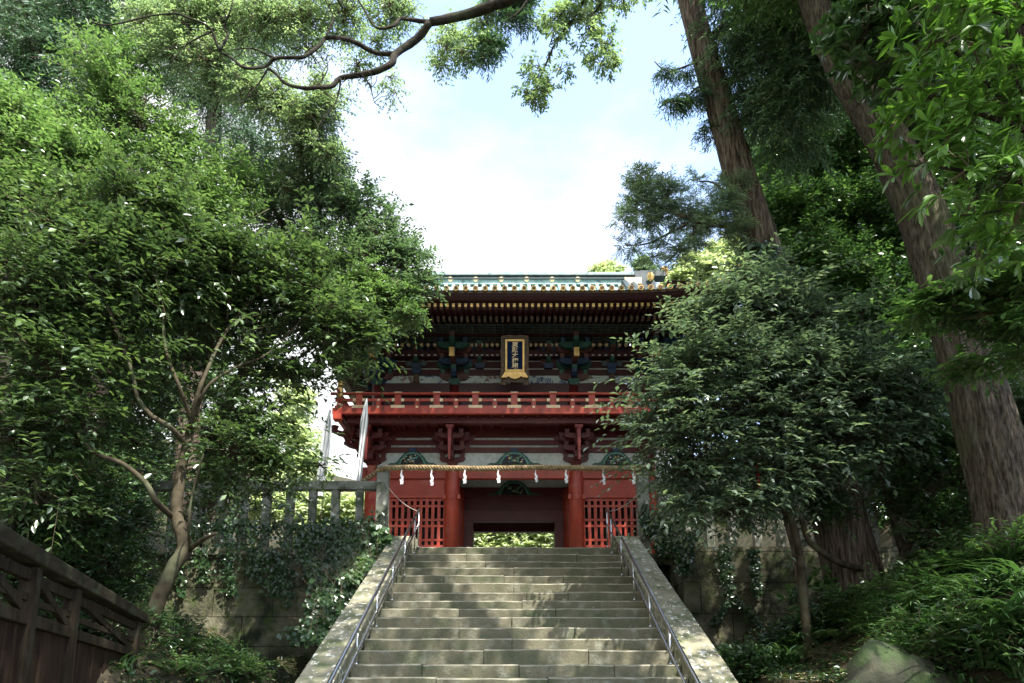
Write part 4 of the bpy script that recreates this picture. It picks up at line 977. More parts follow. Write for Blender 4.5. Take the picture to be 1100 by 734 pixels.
# ================================================================== vegetation
def P_(*a): return at(*a)
def tree(name, label, cat, path, rads, bark, clumps, leaf, n, limb_r=.05, limbs=True, seed=1, group=None, trunk_n=14, every=1, jit=.04, **kw):
    p0 = Vector(path[0]); t = thing(name, label, cat, tuple(p0), 0, group)
    trunk_mesh(t, path, rads, bark, n=trunk_n, seed=seed, jit=jit)
    if limbs: limbs_to(t, path, clumps, limb_r, bark, seed, every)
    crown(t, clumps, n, kw.pop('ll', .08), kw.pop('lw', .48), leaf, seed=seed, **kw)
    return t
def gz(x, y): return float(hgt(x, y))

# --- left camellia-like tree with a curving pale trunk
tb = [P_(150, 712, 9.0), P_(165, 660, 9.0), P_(186, 610, 9.0), P_(199, 588, 9.05), P_(190, 555, 9.1), P_(193, 515, 9.2), P_(200, 480, 9.3), P_(210, 440, 9.5), P_(222, 395, 9.8), P_(235, 330, 10)]
tb[0].z -= .25
t = thing('glossy_tree', 'broad glossy leaved tree with a pale curving trunk beside the left retaining wall', 'tree', tuple(tb[0]))
trunk_mesh(t, tb, [.125, .10, .09, .10, .08, .07, .06, .05, .035, .02], 'bark_pale', n=14, seed=3, jit=.05)
LB = [([P_(186, 556, 9.1), P_(172, 540, 9.0), P_(160, 520, 8.9), P_(135, 500, 8.8), P_(105, 488, 8.7), P_(75, 455, 8.6), P_(40, 430, 8.4)], .06),
      ([P_(204, 590, 9.05), P_(222, 578, 8.95), P_(236, 572, 8.8)], .055), ([P_(204, 592, 9.0), P_(206, 565, 8.95), P_(210, 530, 8.9), P_(222, 490, 8.8)], .028),
      ([P_(200, 478, 9.3), P_(185, 462, 9.2), P_(165, 450, 9.1), P_(150, 430, 9), P_(145, 405, 8.9), P_(120, 340, 8.7), P_(90, 290, 8.6)], .055),
      ([P_(203, 465, 9.3), P_(214, 430, 9.4), P_(228, 395, 9.5), P_(240, 370, 9.7), P_(262, 340, 9.9), P_(300, 310, 10), P_(345, 318, 10)], .045),
      ([P_(208, 450, 9.3), P_(225, 420, 9.5), P_(255, 400, 9.7), P_(290, 385, 9.9), P_(330, 345, 10)], .036),
      ([P_(206, 455, 9.3), P_(195, 420, 9.2), P_(180, 380, 9.2), P_(178, 330, 9.2), P_(185, 280, 9.2)], .04),
      ([P_(240, 370, 9.7), P_(250, 310, 9.7), P_(255, 260, 9.8), P_(290, 235, 10)], .03)]
for pth, r in LB:
    r *= .7; pth = [pth[0]] + [Vector((q.x*.97, q.y-.35, q.z-.08)) for q in pth[1:]]
    sp = smooth_path(pth, 4); mb = MB(); mb.tube(sp, lerp_r([r, r*.75, r*.4], len(sp)), 9, jit=.06, seed=4); mb.build('limb', M['bark_pale'], t, smooth=True)
cs = [cl(40, 320, 8.4, 65), cl(120, 300, 8.8, 65), cl(60, 400, 8.3, 60), cl(130, 380, 8.9, 48, .8, .6), cl(185, 290, 9.2, 60), cl(245, 285, 9.7, 58), cl(300, 320, 10, 48),
      cl(345, 345, 10, 42), cl(375, 360, 10, 28), cl(240, 345, 9.9, 44, .8, .8), cl(195, 385, 9.6, 34, .8, .4), cl(275, 410, 9.9, 38, .8, .8), cl(310, 395, 10, 22), cl(300, 450, 10, 18, .7, .6), cl(290, 500, 10, 26, .6, .9),
      cl(20, 470, 8.2, 48), cl(90, 465, 8.5, 42, .8, .7), cl(140, 470, 9.3, 30, .8, .4), cl(250, 485, 9.6, 36, .8, .8), cl(65, 250, 8.6, 48), cl(150, 225, 9, 48), cl(330, 285, 10.2, 36), cl(40, 530, 8.2, 35, .7, .7), cl(345, 500, 10, 16, .6, .6), cl(270, 445, 9.8, 30, .7, .6),
      cl(368, 398, 10, 18), cl(388, 345, 10, 20)]
crown(t, [(c[0], c[1], c[2], c[3]*.93)+tuple(c[4:]) for c in cs], 31000, .125, .47, 'leaf_glossy', seed=11, per_twig=7, per_sub=7, twig=.36, sub_r=.26, up=.2, droop=.35, flat=.4, nrand=.5, twig_r=.004, twig_m='bark_pale', face=1.0)

crown(t, cs + [cl(215, 505, 9.8, 26, .6), cl(250, 520, 10, 22, .6), cl(285, 515, 10.2, 20, .6), cl(230, 470, 9.8, 26, .7), cl(245, 530, 12, 24, .6, 1.5), cl(290, 530, 12, 22, .5, 1.2), cl(205, 540, 11, 20, .6, 1.2)], 13000, .12, .45, 'leaf_glossy', seed=12, per_twig=12, per_sub=1, twig=.75, sub_r=.3, up=.15, droop=.35, flat=.5, nrand=.5, twig_r=.005, twig_m='bark_pale', face=1.0, name='long_shoots')
# --- fine leaved tree whose branches hang in front of the left eave
tb = [Vector((P_(215, 530, 16.6).x, 16.6, PLAT-.1)), P_(222, 500, 16.4), P_(262, 400, 15),  P_(315, 330, 13.0), P_(335, 250, 12.9), P_(350, 200, 12.9)]
cs = [cl(330, 200, 13, 36), cl(370, 225, 12.8, 34), cl(405, 250, 12.6, 30), cl(435, 285, 12.4, 24), cl(452, 302, 12.3, 15), cl(390, 290, 12.6, 34), cl(345, 270, 12.9, 36), cl(300, 235, 13.2, 38),
      cl(415, 325, 12.3, 24, .8, 1.), cl(432, 318, 12.2, 20), cl(375, 320, 12.5, 26), cl(280, 190, 13.4, 34), cl(420, 268, 12.4, 22), cl(345, 180, 13, 24), cl(395, 222, 12.8, 22)]
tree('fine_leaved_tree', 'slender tree with small pale green leaves reaching over the left corner of the gate roof', 'tree', tb, [.16, .14, .12, .09, .06, .03], 'bark_camphor', cs, 'leaf_blue', 30000, limb_r=.04, seed=21,
     ll=.10, lw=.45, per_twig=8, per_sub=8, twig=.34, droop=.25, sub_r=.33)
t = col.objects[[o.name for o in col.objects if o.name.startswith('fine_leaved_tree')][0]]
crown(t, [cl(405, 325, 12, 22), cl(428, 322, 12, 18), cl(440, 338, 11.9, 11), cl(385, 330, 12, 24), cl(395, 302, 12, 18)], 11000, .075, .42, 'leaf_bright', seed=23, per_twig=10, per_sub=8, twig=.28, droop=.6, hang=.25, name='hanging_sprays')
limb_pts = smooth_path([P_(350, 235, 12.9), P_(375, 265, 12.4), P_(405, 295, 12.1), P_(425, 318, 12), P_(438, 336, 11.9)], 4); mb = MB(); mb.tube(limb_pts, lerp_r([.03, .01], len(limb_pts)), 6); mb.build('limb', M['bark_camphor'], t, smooth=True)

# --- bright trees of the upper left
tree('bright_tree', 'sunlit yellow green tree rising behind the glossy tree at the upper left', 'tree',
     [Vector((-8.2, 12.2, gz(-8.2, 12.2)-.2)), P_(110, 400, 12.2), P_(118, 300, 12.1), P_(128, 220, 12.1), P_(130, 150, 12), P_(125, 90, 12)], [.2, .17, .13, .1, .07, .03], 'bark_camphor',
     [cl(125, 85, 12, 38), cl(150, 130, 12, 42), cl(105, 130, 12, 36), cl(100, 190, 12, 45), cl(165, 190, 12.2, 42), cl(205, 205, 12.2, 36), cl(235, 235, 12.3, 34), cl(200, 165, 12.3, 26), cl(135, 62, 12, 18), cl(110, 240, 11.8, 40), cl(180, 245, 12, 40), cl(265, 200, 12.6, 26)],
     'leaf_bright', 36000, seed=31, ll=.10, lw=.42, per_twig=9, per_sub=8, sub_r=.28, twig=.42, up=.5, droop=.15)
tree('bright_tree', 'sunlit light green tree at the far left edge, leaning into the picture', 'tree',
     [Vector((-7.6, 10.2, gz(-7.6, 10.2)-.2)), P_(5, 420, 10.2), P_(12, 300, 10.2), P_(20, 200, 10.2), P_(20, 130, 10.2)], [.17, .14, .11, .07, .03], 'bark_camphor',
     [cl(20, 130, 10.3, 34), cl(-20, 170, 10.3, 48), cl(45, 180, 10.3, 42), cl(15, 230, 10.2, 45), cl(65, 225, 10.3, 36), cl(-25, 260, 10.2, 50), cl(75, 165, 10.4, 22)],
     'leaf_bright', 27000, seed=32, ll=.10, lw=.42, per_twig=9, per_sub=8, sub_r=.28, twig=.42, up=.5, droop=.15)

# --- dark cedars upper left
def cedar(name, label, base, top, r0, clumps, n, seed, leaf='leaf_cedar', group=None, mid=None, **kw):
    path = [Vector(base)] + ([Vector(q) for q in mid] if mid else []) + [Vector(top)]
    d = dict(ll=.16, lw=.20, per_twig=12, per_sub=8, twig=.65, up=-.05, droop=.55, hang=.35, flat=.4, sub_r=.45, nrand=.6); d.update(kw)
    return tree(name, label, 'tree', path, [r0, r0*.7, r0*.3] if not mid else lerp_r([r0, r0*.35], len(path)), 'bark_cedar', clumps, leaf, n, seed=seed, group=group, limb_r=.06, **d)
cedar('cedar_tree', 'dark drooping cedar filling the upper left corner', (-12.5, 16, gz(-12.5, 16)-.2), P_(40, -120, 16.5), .4,
      [cl(10, 20, 16, 50), cl(70, 10, 16, 45), cl(50, 60, 16, 48), cl(110, 40, 16.2, 40), cl(0, 90, 16, 45), cl(95, 85, 16, 34), cl(140, 10, 16.4, 30), cl(30, -40, 16.5, 60), cl(110, -30, 16.5, 50), cl(60, 130, 16, 40), cl(0, 150, 16, 45)], 52000, 41)
cedar('cedar_tree', 'dark cedar with ragged branches seen against the sky left of the long camphor limb', (-9.4, 19, gz(-9.4, 19)-.2), P_(245, -60, 19), .38,
      [cl(205, 95, 19, 24), cl(250, 80, 18.6, 28), cl(270, 60, 18.6, 26), cl(190, 70, 19, 20), cl(235, 120, 19, 22), cl(285, 130, 19, 14), cl(255, 145, 19, 18), cl(215, 20, 19, 36), cl(270, 0, 19, 36), cl(265, 165, 19, 26), cl(170, 30, 19, 28)], 30000, 42)
tree('evergreen_tree', 'dim evergreen behind the glossy tree, filling the left side', 'tree', [Vector((-10.5, 14.5, gz(-10.5, 14.5)-.2)), P_(40, 450, 14.5), P_(45, 330, 14.6), P_(50, 250, 14.6)], [.25, .22, .15, .06], 'bark_old',
     [cl(30, 260, 14.5, 60), cl(100, 290, 14.6, 60), cl(20, 360, 14.3, 60), cl(90, 380, 14.3, 60), cl(160, 320, 14.8, 60), cl(-20, 430, 14, 60), cl(60, 460, 14, 60), cl(150, 420, 14.6, 56), cl(215, 350, 15, 50), cl(120, 500, 14.2, 50), cl(0, 520, 13.6, 60), cl(60, 560, 13.6, 50), cl(110, 590, 13.8, 40), cl(20, 600, 13, 50)],
     'leaf_dark', 80000, seed=43, ll=.12, lw=.5, per_twig=9, per_sub=9, twig=.4, group='dim trees closing the left side')
tree('evergreen_tree', 'low dark evergreen shrub layer between the wooden fence and the left wall', 'tree', [Vector((-7.0, 10.8, gz(-7, 10.8)-.2)), P_(60, 600, 10.8), P_(70, 540, 10.8)], [.1, .08, .03], 'bark_old',
     [cl(30, 560, 10.8, 42), cl(90, 560, 11, 42), cl(60, 620, 10.6, 42), cl(120, 610, 11, 38), cl(0, 620, 10.2, 45), cl(120, 650, 11, 34), cl(90, 510, 11.4, 40), cl(20, 500, 10.8, 44), cl(150, 560, 12, 30)],
     'leaf_dark', 42000, seed=44, ll=.075, lw=.5, per_twig=9, per_sub=8, twig=.28)
tree('evergreen_tree', 'mid green tree in the gap behind the left stone fence', 'tree', [Vector((-9, 20, PLAT-.1)), P_(235, 480, 20), P_(238, 410, 20)], [.2, .16, .05], 'bark_old',
     [cl(235, 420, 20, 30), cl(260, 460, 20, 28), cl(215, 460, 20, 34), cl(190, 400, 20, 36), cl(235, 500, 20, 30), cl(190, 520, 20, 26)], 'leaf_mid', 16000, seed=45, ll=.12, lw=.5, per_twig=9, per_sub=8, twig=.4)

# --- camphor: long limb over the top of the picture
cb = [(6.2, -2.2, -.1), (6.0, -1.5, 4), (5.0, 1.5, 8.2), (3.6, 5.5, 10.4), tuple(P_(620, -60, 10.2)), tuple(P_(575, -14, 10.6)), tuple(P_(540, 2, 10.8)), tuple(P_(500, 16, 11)), tuple(P_(462, 24, 11))]
t = thing('camphor_tree', 'camphor tree whose long dark limb crosses the sky at the top of the picture', 'tree', (6.2, -2.2, 0))
trunk_mesh(t, cb, [.5, .45, .36, .26, .14, .10, .095, .085, .072], 'bark_camphor', n=14, seed=7, jit=.05)
cr = [([(462, 24), (448, 42), (425, 58), (421, 68), (406, 76), (391, 80), (366, 84), (356, 93), (340, 94), (327, 95), (307, 90), (297, 80), (288, 73)], 11, .074),
      ([(425, 58), (412, 58), (401, 56), (388, 49), (377, 44), (365, 41), (350, 41), (344, 48), (327, 61), (312, 62), (296, 63), (286, 71), (275, 73), (262, 73), (252, 65), (245, 60), (235, 54), (228, 34), (218, 25), (204, 20), (190, 15), (163, 17), (119, 27), (98, 24)], 11.1, .046),
      ([(462, 24), (445, 22), (430, 20), (424, 27), (408, 31), (399, 24), (391, 10), (378, -10)], 11, .042),
      ([(235, 54), (245, 38), (241, 30), (248, 10), (252, -15)], 11.1, .03), ([(296, 63), (285, 58), (270, 52), (248, 54)], 11.1, .028),
      ([(350, 41), (358, 20), (352, 5), (345, -10)], 11, .024), ([(366, 84), (364, 100), (358, 115), (345, 130), (338, 145)], 11, .018), ([(391, 80), (398, 95), (402, 110)], 11, .014),
      ([(340, 94), (352, 75), (350, 62)], 11, .015), ([(288, 73), (278, 90), (262, 108)], 11, .02), ([(228, 34), (205, 45), (190, 60)], 11.1, .02)]
for pts, Yd, r in cr:
    sp = smooth_path([P_(a, b, Yd+.12*math.sin(k*1.3)) for k, (a, b) in enumerate(pts)], 3); mb = MB(); mb.tube(sp, lerp_r([r, r*.75, r*.5, r*.3], len(sp)), 9, jit=.10, seed=len(pts)); mb.build('limb', M['bark_camphor'], t, smooth=True)
g = np.random.default_rng(9); A = []; B = []; RA = []
for pts, Yd, r in cr:
    sp = smooth_path([P_(a, b_, Yd) for a, b_ in pts], 3)
    for _ in range(7):
        p = np.array(sp[g.integers(1, len(sp))]); d = g.normal(0, 1, 3); d[1] *= .5; d /= np.linalg.norm(d); rad = .009
        for k in range(g.integers(4, 9)):
            q = p + d*g.uniform(.07, .13); A.append(p); B.append(q); RA.append(rad); p = q; rad *= .84; d = d + g.normal(0, .38, 3); d /= np.linalg.norm(d)
RA = np.array(RA)[:, None]; tag(lines_mesh('fine_twigs', np.array(A), np.array(B), RA, RA*.84, 'bark_camphor', t), kind='stuff')
hang_l = [([(640, -40), (625, 5), (612, 25), (600, 40), (590, 60), (582, 80), (576, 95)], .03), ([(660, -40), (650, -5), (640, 12), (630, 25), (640, 40)], .022), ([(575, -14), (560, 10), (545, 22)], .03)]
for pts, r in hang_l:
    sp = smooth_path([P_(a, b, 10.2) for a, b in pts], 3); mb = MB(); mb.tube(sp, lerp_r([r, r*.6, r*.3], len(sp)), 7, jit=.08); mb.build('limb', M['bark_camphor'], t, smooth=True)
cs = [cl(185, 55, 11.4, 26, .8, .8), cl(200, 20, 11.4, 34), cl(225, 60, 11.3, 28, .8, .9), cl(240, 15, 11.4, 30), cl(285, 20, 11.3, 32), cl(325, 15, 11.2, 32), cl(370, 10, 11.2, 28), cl(330, 50, 11.2, 18, .8, .7), cl(300, 110, 11.4, 28), cl(335, 125, 11.3, 26),
      cl(355, 105, 11.2, 20, .8, .8), cl(320, 150, 11.5, 24), cl(350, 160, 11.3, 16), cl(270, 95, 11.4, 24), cl(420, 5, 11.1, 24), cl(405, 40, 11.1, 14, .8, .7), cl(230, 90, 11.5, 18, .8, .7), cl(160, 25, 11.5, 26),
      cl(480, 45, 10.9, 16), cl(500, 55, 10.9, 15), cl(515, 40, 10.9, 15), cl(475, 65, 10.9, 9), cl(520, 20, 10.9, 16), cl(490, 30, 11, 14), cl(425, 95, 11, 7), cl(418, 78, 11, 8), cl(310, 200, 11.8, 18, .8, .7), cl(345, 90, 11.2, 16, .8, .6), cl(385, 65, 11.2, 10)]
cs = [(c[0]*1.06, c[1]+.7, (c[2]-EYE)*1.055+EYE) + tuple(c[3:]) for c in cs]
crown(t, cs, 44000, .070, .52, 'leaf_camphor', seed=52, per_twig=7, per_sub=4, twig=.26, sub_r=.46, up=.1, droop=.5, hang=.12, twig_r=.0045)
cs = [cl(600, 15, 10.2, 17), cl(618, 8, 10.2, 14), cl(592, 45, 10.2, 14), cl(580, 72, 10.2, 13), cl(572, 98, 10.2, 12), cl(588, 100, 10.2, 12), cl(600, 75, 10.2, 10), cl(560, 85, 10.2, 6), cl(635, 25, 10.2, 16), cl(650, 48, 10.2, 14), cl(645, 70, 10.2, 12), cl(640, -5, 10.2, 18), cl(657, 62, 10.2, 10),
      cl(620, 50, 10.2, 8), cl(668, -5, 10.2, 14), cl(690, -8, 10.4, 12), cl(575, 112, 10.2, 6)]
crown(t, cs, 5200, .075, .5, 'leaf_camphor', seed=53, per_twig=7, per_sub=5, twig=.15, sub_r=.42, up=.1, droop=.4, hang=.15, name='hanging_sprays', twig_r=.004)
# unseen clumps added to this crown over the camera, to block and dapple sun
crown(t, [(-4.5, -2, 11.5, 3.0), (-1, -1.5, 13, 3.4), (3, -1, 12.5, 3.2), (-1.0, 1.2, 13.5, 2.6), (3.2, 4.6, 14.0, 2.4), (1.4, 3.4, 13.6, 2.0), (6.5, 1, 12.5, 2.6), (2.6, 6.6, 16.6, 1.7)], 54000, .12, .5, 'leaf_camphor', seed=54, per_twig=8, per_sub=8, twig=.4, name='shade_crown', twigs=False)
crown(t, [cl(548, 18, 11.4, 11), cl(565, 22, 11.4, 8), cl(530, 45, 11.4, 9), cl(519, 62, 11.4, 5), cl(560, 2, 11.4, 12), cl(535, 8, 11.5, 10)], 4200, .12, .2, 'leaf_cedar', seed=56, per_twig=10, per_sub=6, twig=.22, hang=.3, droop=.5, name='shaded_sprays')

# --- tall cedar right of the gate
tb = [Vector((P_(925, 650, 12).x, 12, gz(P_(925, 650, 12).x, 12)-.3)), P_(912, 600, 12), P_(893, 520, 12), P_(868, 430, 12), P_(845, 350, 12), P_(820, 272, 12.05), P_(798, 200, 12.1), P_(775, 120, 12.1), P_(757, 60, 12.15), P_(741, 0, 12.2), P_(712, -110, 12.3), P_(690, -220, 12.4)]
t = thing('cedar_tree', 'tall straight cedar with reddish brown bark leaning left, right of the gate roof', 'tree', tuple(tb[0]))
trunk_mesh(t, tb, [.52, .47, .43, .40, .37, .345, .315, .285, .26, .235, .2, .1], 'bark_cedar', k=16, seed=8, ridge=.09)
def limb(t, pts, r, m='bark_cedar', Y=12):
    sp = smooth_path([P_(a, b, yy) for a, b, yy in pts], 4); mb = MB(); mb.tube(sp, lerp_r([r, r*.7, r*.35], len(sp)), 8, jit=.08, seed=int(pts[0][0])); mb.build('limb', M[m], t, smooth=True)
limb(t, [(803, 238, 12), (785, 242, 11.8), (765, 240, 11.6), (745, 236, 11.5), (715, 225, 11.4), (690, 215, 11.4)], .075)
limb(t, [(765, 240, 11.6), (740, 255, 11.5), (728, 270, 11.5), (715, 283, 11.5)], .04)
limb(t, [(745, 236, 11.5), (720, 250, 11.5), (695, 262, 11.5), (672, 264, 11.5)], .03)
limb(t, [(795, 200, 12), (780, 205, 11.9), (765, 196, 11.8), (750, 195, 11.8)], .03)
limb(t, [(757, 62, 12.1), (735, 72, 12), (715, 76, 11.9), (703, 66, 11.9)], .025); limb(t, [(765, 92, 12.1), (748, 95, 12), (735, 108, 11.9), (722, 108, 11.9)], .025)
limb(t, [(765, 40, 12.1), (800, 20, 11.8), (840, 30, 11.4), (880, 60, 11)], .09); limb(t, [(780, 110, 12.1), (815, 95, 11.7), (860, 110, 11.4)], .07)
cs = [cl(693, 205, 11.4, 15), cl(680, 222, 11.4, 13), cl(715, 215, 11.4, 17), cl(705, 235, 11.5, 14), cl(735, 228, 11.5, 14), cl(670, 240, 11.4, 10), cl(745, 245, 11.5, 12), cl(718, 262, 11.5, 11), cl(728, 275, 11.5, 9), cl(700, 272, 11.5, 9), cl(675, 262, 11.5, 8),
      cl(775, 225, 11.7, 14), cl(760, 235, 11.6, 12), cl(785, 205, 11.9, 11), cl(752, 192, 11.8, 10), cl(748, 262, 11.5, 8), cl(790, 250, 11.8, 10), cl(690, 192, 11.4, 8)]
crown(t, cs, 23000, .10, .13, 'leaf_needle', seed=61, per_twig=22, per_sub=8, twig=.26, sub_r=.4, up=.25, droop=.2, nrand=.8, flat=.7, name='needle_sprays', twig_r=.004)
cs = [cl(800, 0, 11.7, 32), cl(835, 20, 11.5, 36), cl(790, 45, 11.8, 24), cl(875, 30, 11.2, 40), cl(825, 65, 11.6, 32), cl(870, 90, 11.3, 36), cl(815, 110, 11.7, 26), cl(850, 140, 11.6, 28), cl(900, -10, 11, 40), cl(845, -35, 11.4, 44), cl(795, -40, 11.8, 34), cl(783, 85, 12, 15), cl(910, 60, 11, 34), cl(768, 30, 11.9, 14)]
crown(t, cs, 52000, .13, .19, 'leaf_cedar', seed=62, per_twig=14, per_sub=8, twig=.50, sub_r=.5, up=-.1, droop=.5, hang=.35, nrand=.6, flat=.45)
cs = [cl(715, 74, 11.9, 7, .4), cl(735, 72, 12, 8, .4), cl(738, 104, 11.9, 8, .4), cl(724, 110, 11.9, 6, .5), cl(752, 98, 12, 7), cl(788, 185, 12.2, 12), cl(765, 140, 12.3, 8)]
crown(t, cs, 3600, .12, .16, 'leaf_cedar', seed=63, per_twig=12, per_sub=6, twig=.25, up=-.1, hang=.35, droop=.4, name='side_sprays')

crown(t, [(4.6, 11.4, 18.5, 2.9), (3.0, 13, 21, 3), (7.5, 12, 16, 2.6), (1.2, 12.2, 20.5, 2.4)], 22000, .22, .2, 'leaf_cedar', seed=64, per_twig=10, per_sub=8, twig=.6, hang=.3, name='shade_crown', twigs=False)  # unseen clumps above the frame, set in the sun path to shade the gate
# --- big old tree at the right
tb = [P_(1100, 640, 8.8), P_(1088, 560, 8.9), P_(1066, 480, 9), P_(1040, 390, 9.1), P_(1012, 300, 9.2), P_(985, 220, 9.25), P_(955, 155, 9.3), P_(915, 88, 9.35), P_(885, 30, 9.4), P_(860, -40, 9.5), P_(820, -160, 9.7)]
tb[0].z = min(tb[0].z, gz(tb[0].x, 8.8)-.2)
t = thing('old_tree', 'massive leaning tree trunk with furrowed grey brown bark at the right', 'tree', tuple(tb[0]))
trunk_mesh(t, tb, [.50, .43, .39, .36, .34, .32, .30, .26, .22, .19, .12], 'bark_old', k=16, seed=9, ridge=.10)
limb(t, [(895, 50, 9.4), (930, 20, 9.2), (960, -10, 9), (1000, -40, 8.8)], .1, 'bark_old')
crown(t, [(P_(860, -80, 9.5).x, 9.5, P_(860, -80, 9.5).z, 1.4), cl(960, -60, 9, 60), cl(1050, -80, 8.8, 70), cl(905, 5, 9.6, 26), cl(930, 15, 9.3, 26)], 26000, .10, .45, 'leaf_mid', seed=71, per_twig=9, per_sub=8, twig=.35)
crown(t, [(8, 6.2, 12, 2.8), (9.5, 8, 13, 3), (10.5, 6, 10, 2.6)], 20000, .16, .45, 'leaf_mid', seed=72, per_twig=9, per_sub=8, twig=.5, name='shade_crown', twigs=False)  # off-frame clumps added on the sun line to shade the right trunks
t = thing('old_tree', 'bare grey trunk glimpsed in the upper right corner', 'tree', (9.0, 9, gz(9, 9)))
trunk_mesh(t, [Vector((9.4, 8.5, gz(9.4, 8.5)-.3)), P_(1180, 300, 8.5), P_(1125, 80, 8.6), P_(1088, -10, 8.7), P_(1050, -120, 8.8)], [.35, .3, .22, .19, .12], 'bark_old', n=18, seed=12)

# --- glossy shrub/tree right of the stairs
tb = [Vector((P_(866, 668, 10.6).x, 10.6, gz(P_(866, 668, 10.6).x, 10.6)-.2)), P_(862, 625, 10.6), P_(858, 590, 10.6), P_(848, 550, 10.6), P_(835, 505, 10.6), P_(820, 440, 10.5), P_(815, 380, 10.5)]
t = thing('camellia_tree', 'glossy dark leaved camellia spreading in front of the right side of the gate', 'tree', tuple(tb[0]))
trunk_mesh(t, tb, [.075, .065, .06, .055, .05, .04, .02], 'bark_pale', n=10, seed=13)
for pts, r in (([(930, 612, 11.7), (905, 606, 11.1), (885, 595, 10.8), (868, 580, 10.7), (860, 555, 10.6), (845, 535, 10.6), (830, 505, 10.5), (815, 470, 10.4)], .06), ([(845, 535, 10.6), (862, 520, 10.5), (866, 480, 10.4), (880, 430, 10.3)], .03),
               ([(832, 500, 10.5), (800, 470, 10.3), (760, 455, 10.2), (715, 455, 10.1), (690, 462, 10)], .035), ([(822, 450, 10.5), (790, 400, 10.4), (765, 370, 10.3), (745, 340, 10.3)], .03), ([(835, 505, 10.6), (800, 520, 10.4), (770, 540, 10.3), (740, 555, 10.2)], .03),
               ([(820, 430, 10.5), (850, 380, 10.5), (880, 350, 10.5)], .03), ([(815, 400, 10.5), (820, 350, 10.5), (815, 310, 10.5)], .025)):
    limb(t, pts, r, 'bark_pale')
cs = [cl(785, 328, 10.5, 32), cl(815, 325, 10.6, 36), cl(860, 345, 10.6, 40), cl(762, 352, 10.4, 24), cl(765, 385, 10.3, 40), cl(810, 390, 10.3, 44), cl(860, 400, 10.3, 44), cl(738, 420, 10.2, 36), cl(705, 440, 10.1, 26), cl(690, 462, 10, 16), cl(780, 445, 10.2, 44),
      cl(840, 455, 10.2, 46), cl(730, 470, 10.1, 32), cl(905, 420, 10.3, 44), cl(950, 410, 10.4, 40), cl(905, 470, 10.3, 40), cl(760, 500, 10.1, 36), cl(820, 510, 10.2, 38), cl(740, 540, 10.1, 26, .8, .8), cl(780, 550, 10.1, 26, .8, .8), cl(870, 505, 10.3, 32, .8, .7), cl(990, 420, 10.5, 32),
      cl(735, 505, 10.1, 22), cl(905, 375, 10.6, 36), cl(945, 460, 10.4, 30, .8, .8), cl(718, 400, 10.2, 18), cl(746, 376, 10.3, 16), cl(725, 535, 10.1, 16, .8, .7), cl(800, 300, 10.7, 20)]
crown(t, [(c[0], c[1], c[2], c[3]*.86)+tuple(c[4:]) for c in cs], 23000, .125, .47, 'leaf_camellia', seed=81, per_twig=8, per_sub=6, twig=.45, sub_r=.24, up=.05, droop=.45, flat=.3, nrand=.42, face=1.5, twig_r=.003)
crown(t, cs, 17000, .125, .46, 'leaf_camellia', seed=83, per_twig=14, per_sub=1, twig=.9, sub_r=.3, up=.1, droop=.35, flat=.45, nrand=.4, face=1.4, twig_r=.005, twig_m='bark_pale', name='long_shoots')
# reddish upright stem in front of the wall
tb = [Vector((P_(868, 665, 11.2).x, 11.2, gz(P_(868, 665, 11.2).x, 11.2)-.2)), P_(862, 640, 11.2), P_(856, 600, 11.2), P_(848, 570, 11.2), P_(842, 545, 11.1), P_(838, 500, 11)]
tree('young_tree', 'thin reddish stemmed young tree in front of the right block wall', 'tree', tb, [.07, .065, .06, .055, .05, .03], 'bark_cedar', [cl(850, 520, 11.2, 24), cl(880, 540, 11.2, 24), cl(820, 540, 11.2, 20)], 'leaf_dark', 7000, seed=82, limb_r=.02, ll=.08)
rb = MB(); a = P_(812, 500, 10.0); b = P_(815, 523, 10.0); rb.add([(a.x, a.y, a.z), (a.x+.02, a.y+.01, a.z), (b.x+.03, b.y+.0, b.z), (b.x, b.y, b.z)], [(0, 1, 2, 3)]); rb.add([(a.x+.015, a.y, a.z-.04), (a.x+.035, a.y+.01, a.z-.03), (b.x+.02, b.y-.02, b.z+.05), (b.x+.0, b.y-.02, b.z+.06)], [(0, 1, 2, 3)])
o = rb.build('ribbon', M['ribbon']); so = o.modifiers.new('s', 'SOLIDIFY'); so.thickness = .003; tag(o, 'small red ribbon tied in the glossy camellia on the right', 'ribbon')
# second, thinner trees behind on the right
for k, (px, lab) in enumerate(((975, 'thin leaning bare stem between the two big trunks on the right'), (1000, 'slim dark stem just left of the massive right trunk'))):
    tb = [Vector((P_(px+5, 625, 11.5).x, 11.5, gz(P_(px+5, 625, 11.5).x, 11.5)-.2)), P_(px-12, 570, 11.6), P_(px-30, 500, 11.7), P_(px-38, 440, 11.8)]
    tree('young_tree', lab, 'tree', tb, [.07, .06, .05, .02], 'bark_old', [cl(px-40, 440, 11.9, 30), cl(px-10, 470, 11.9, 26)], 'leaf_dark', 8000, seed=84+k, limb_r=.02, ll=.09)

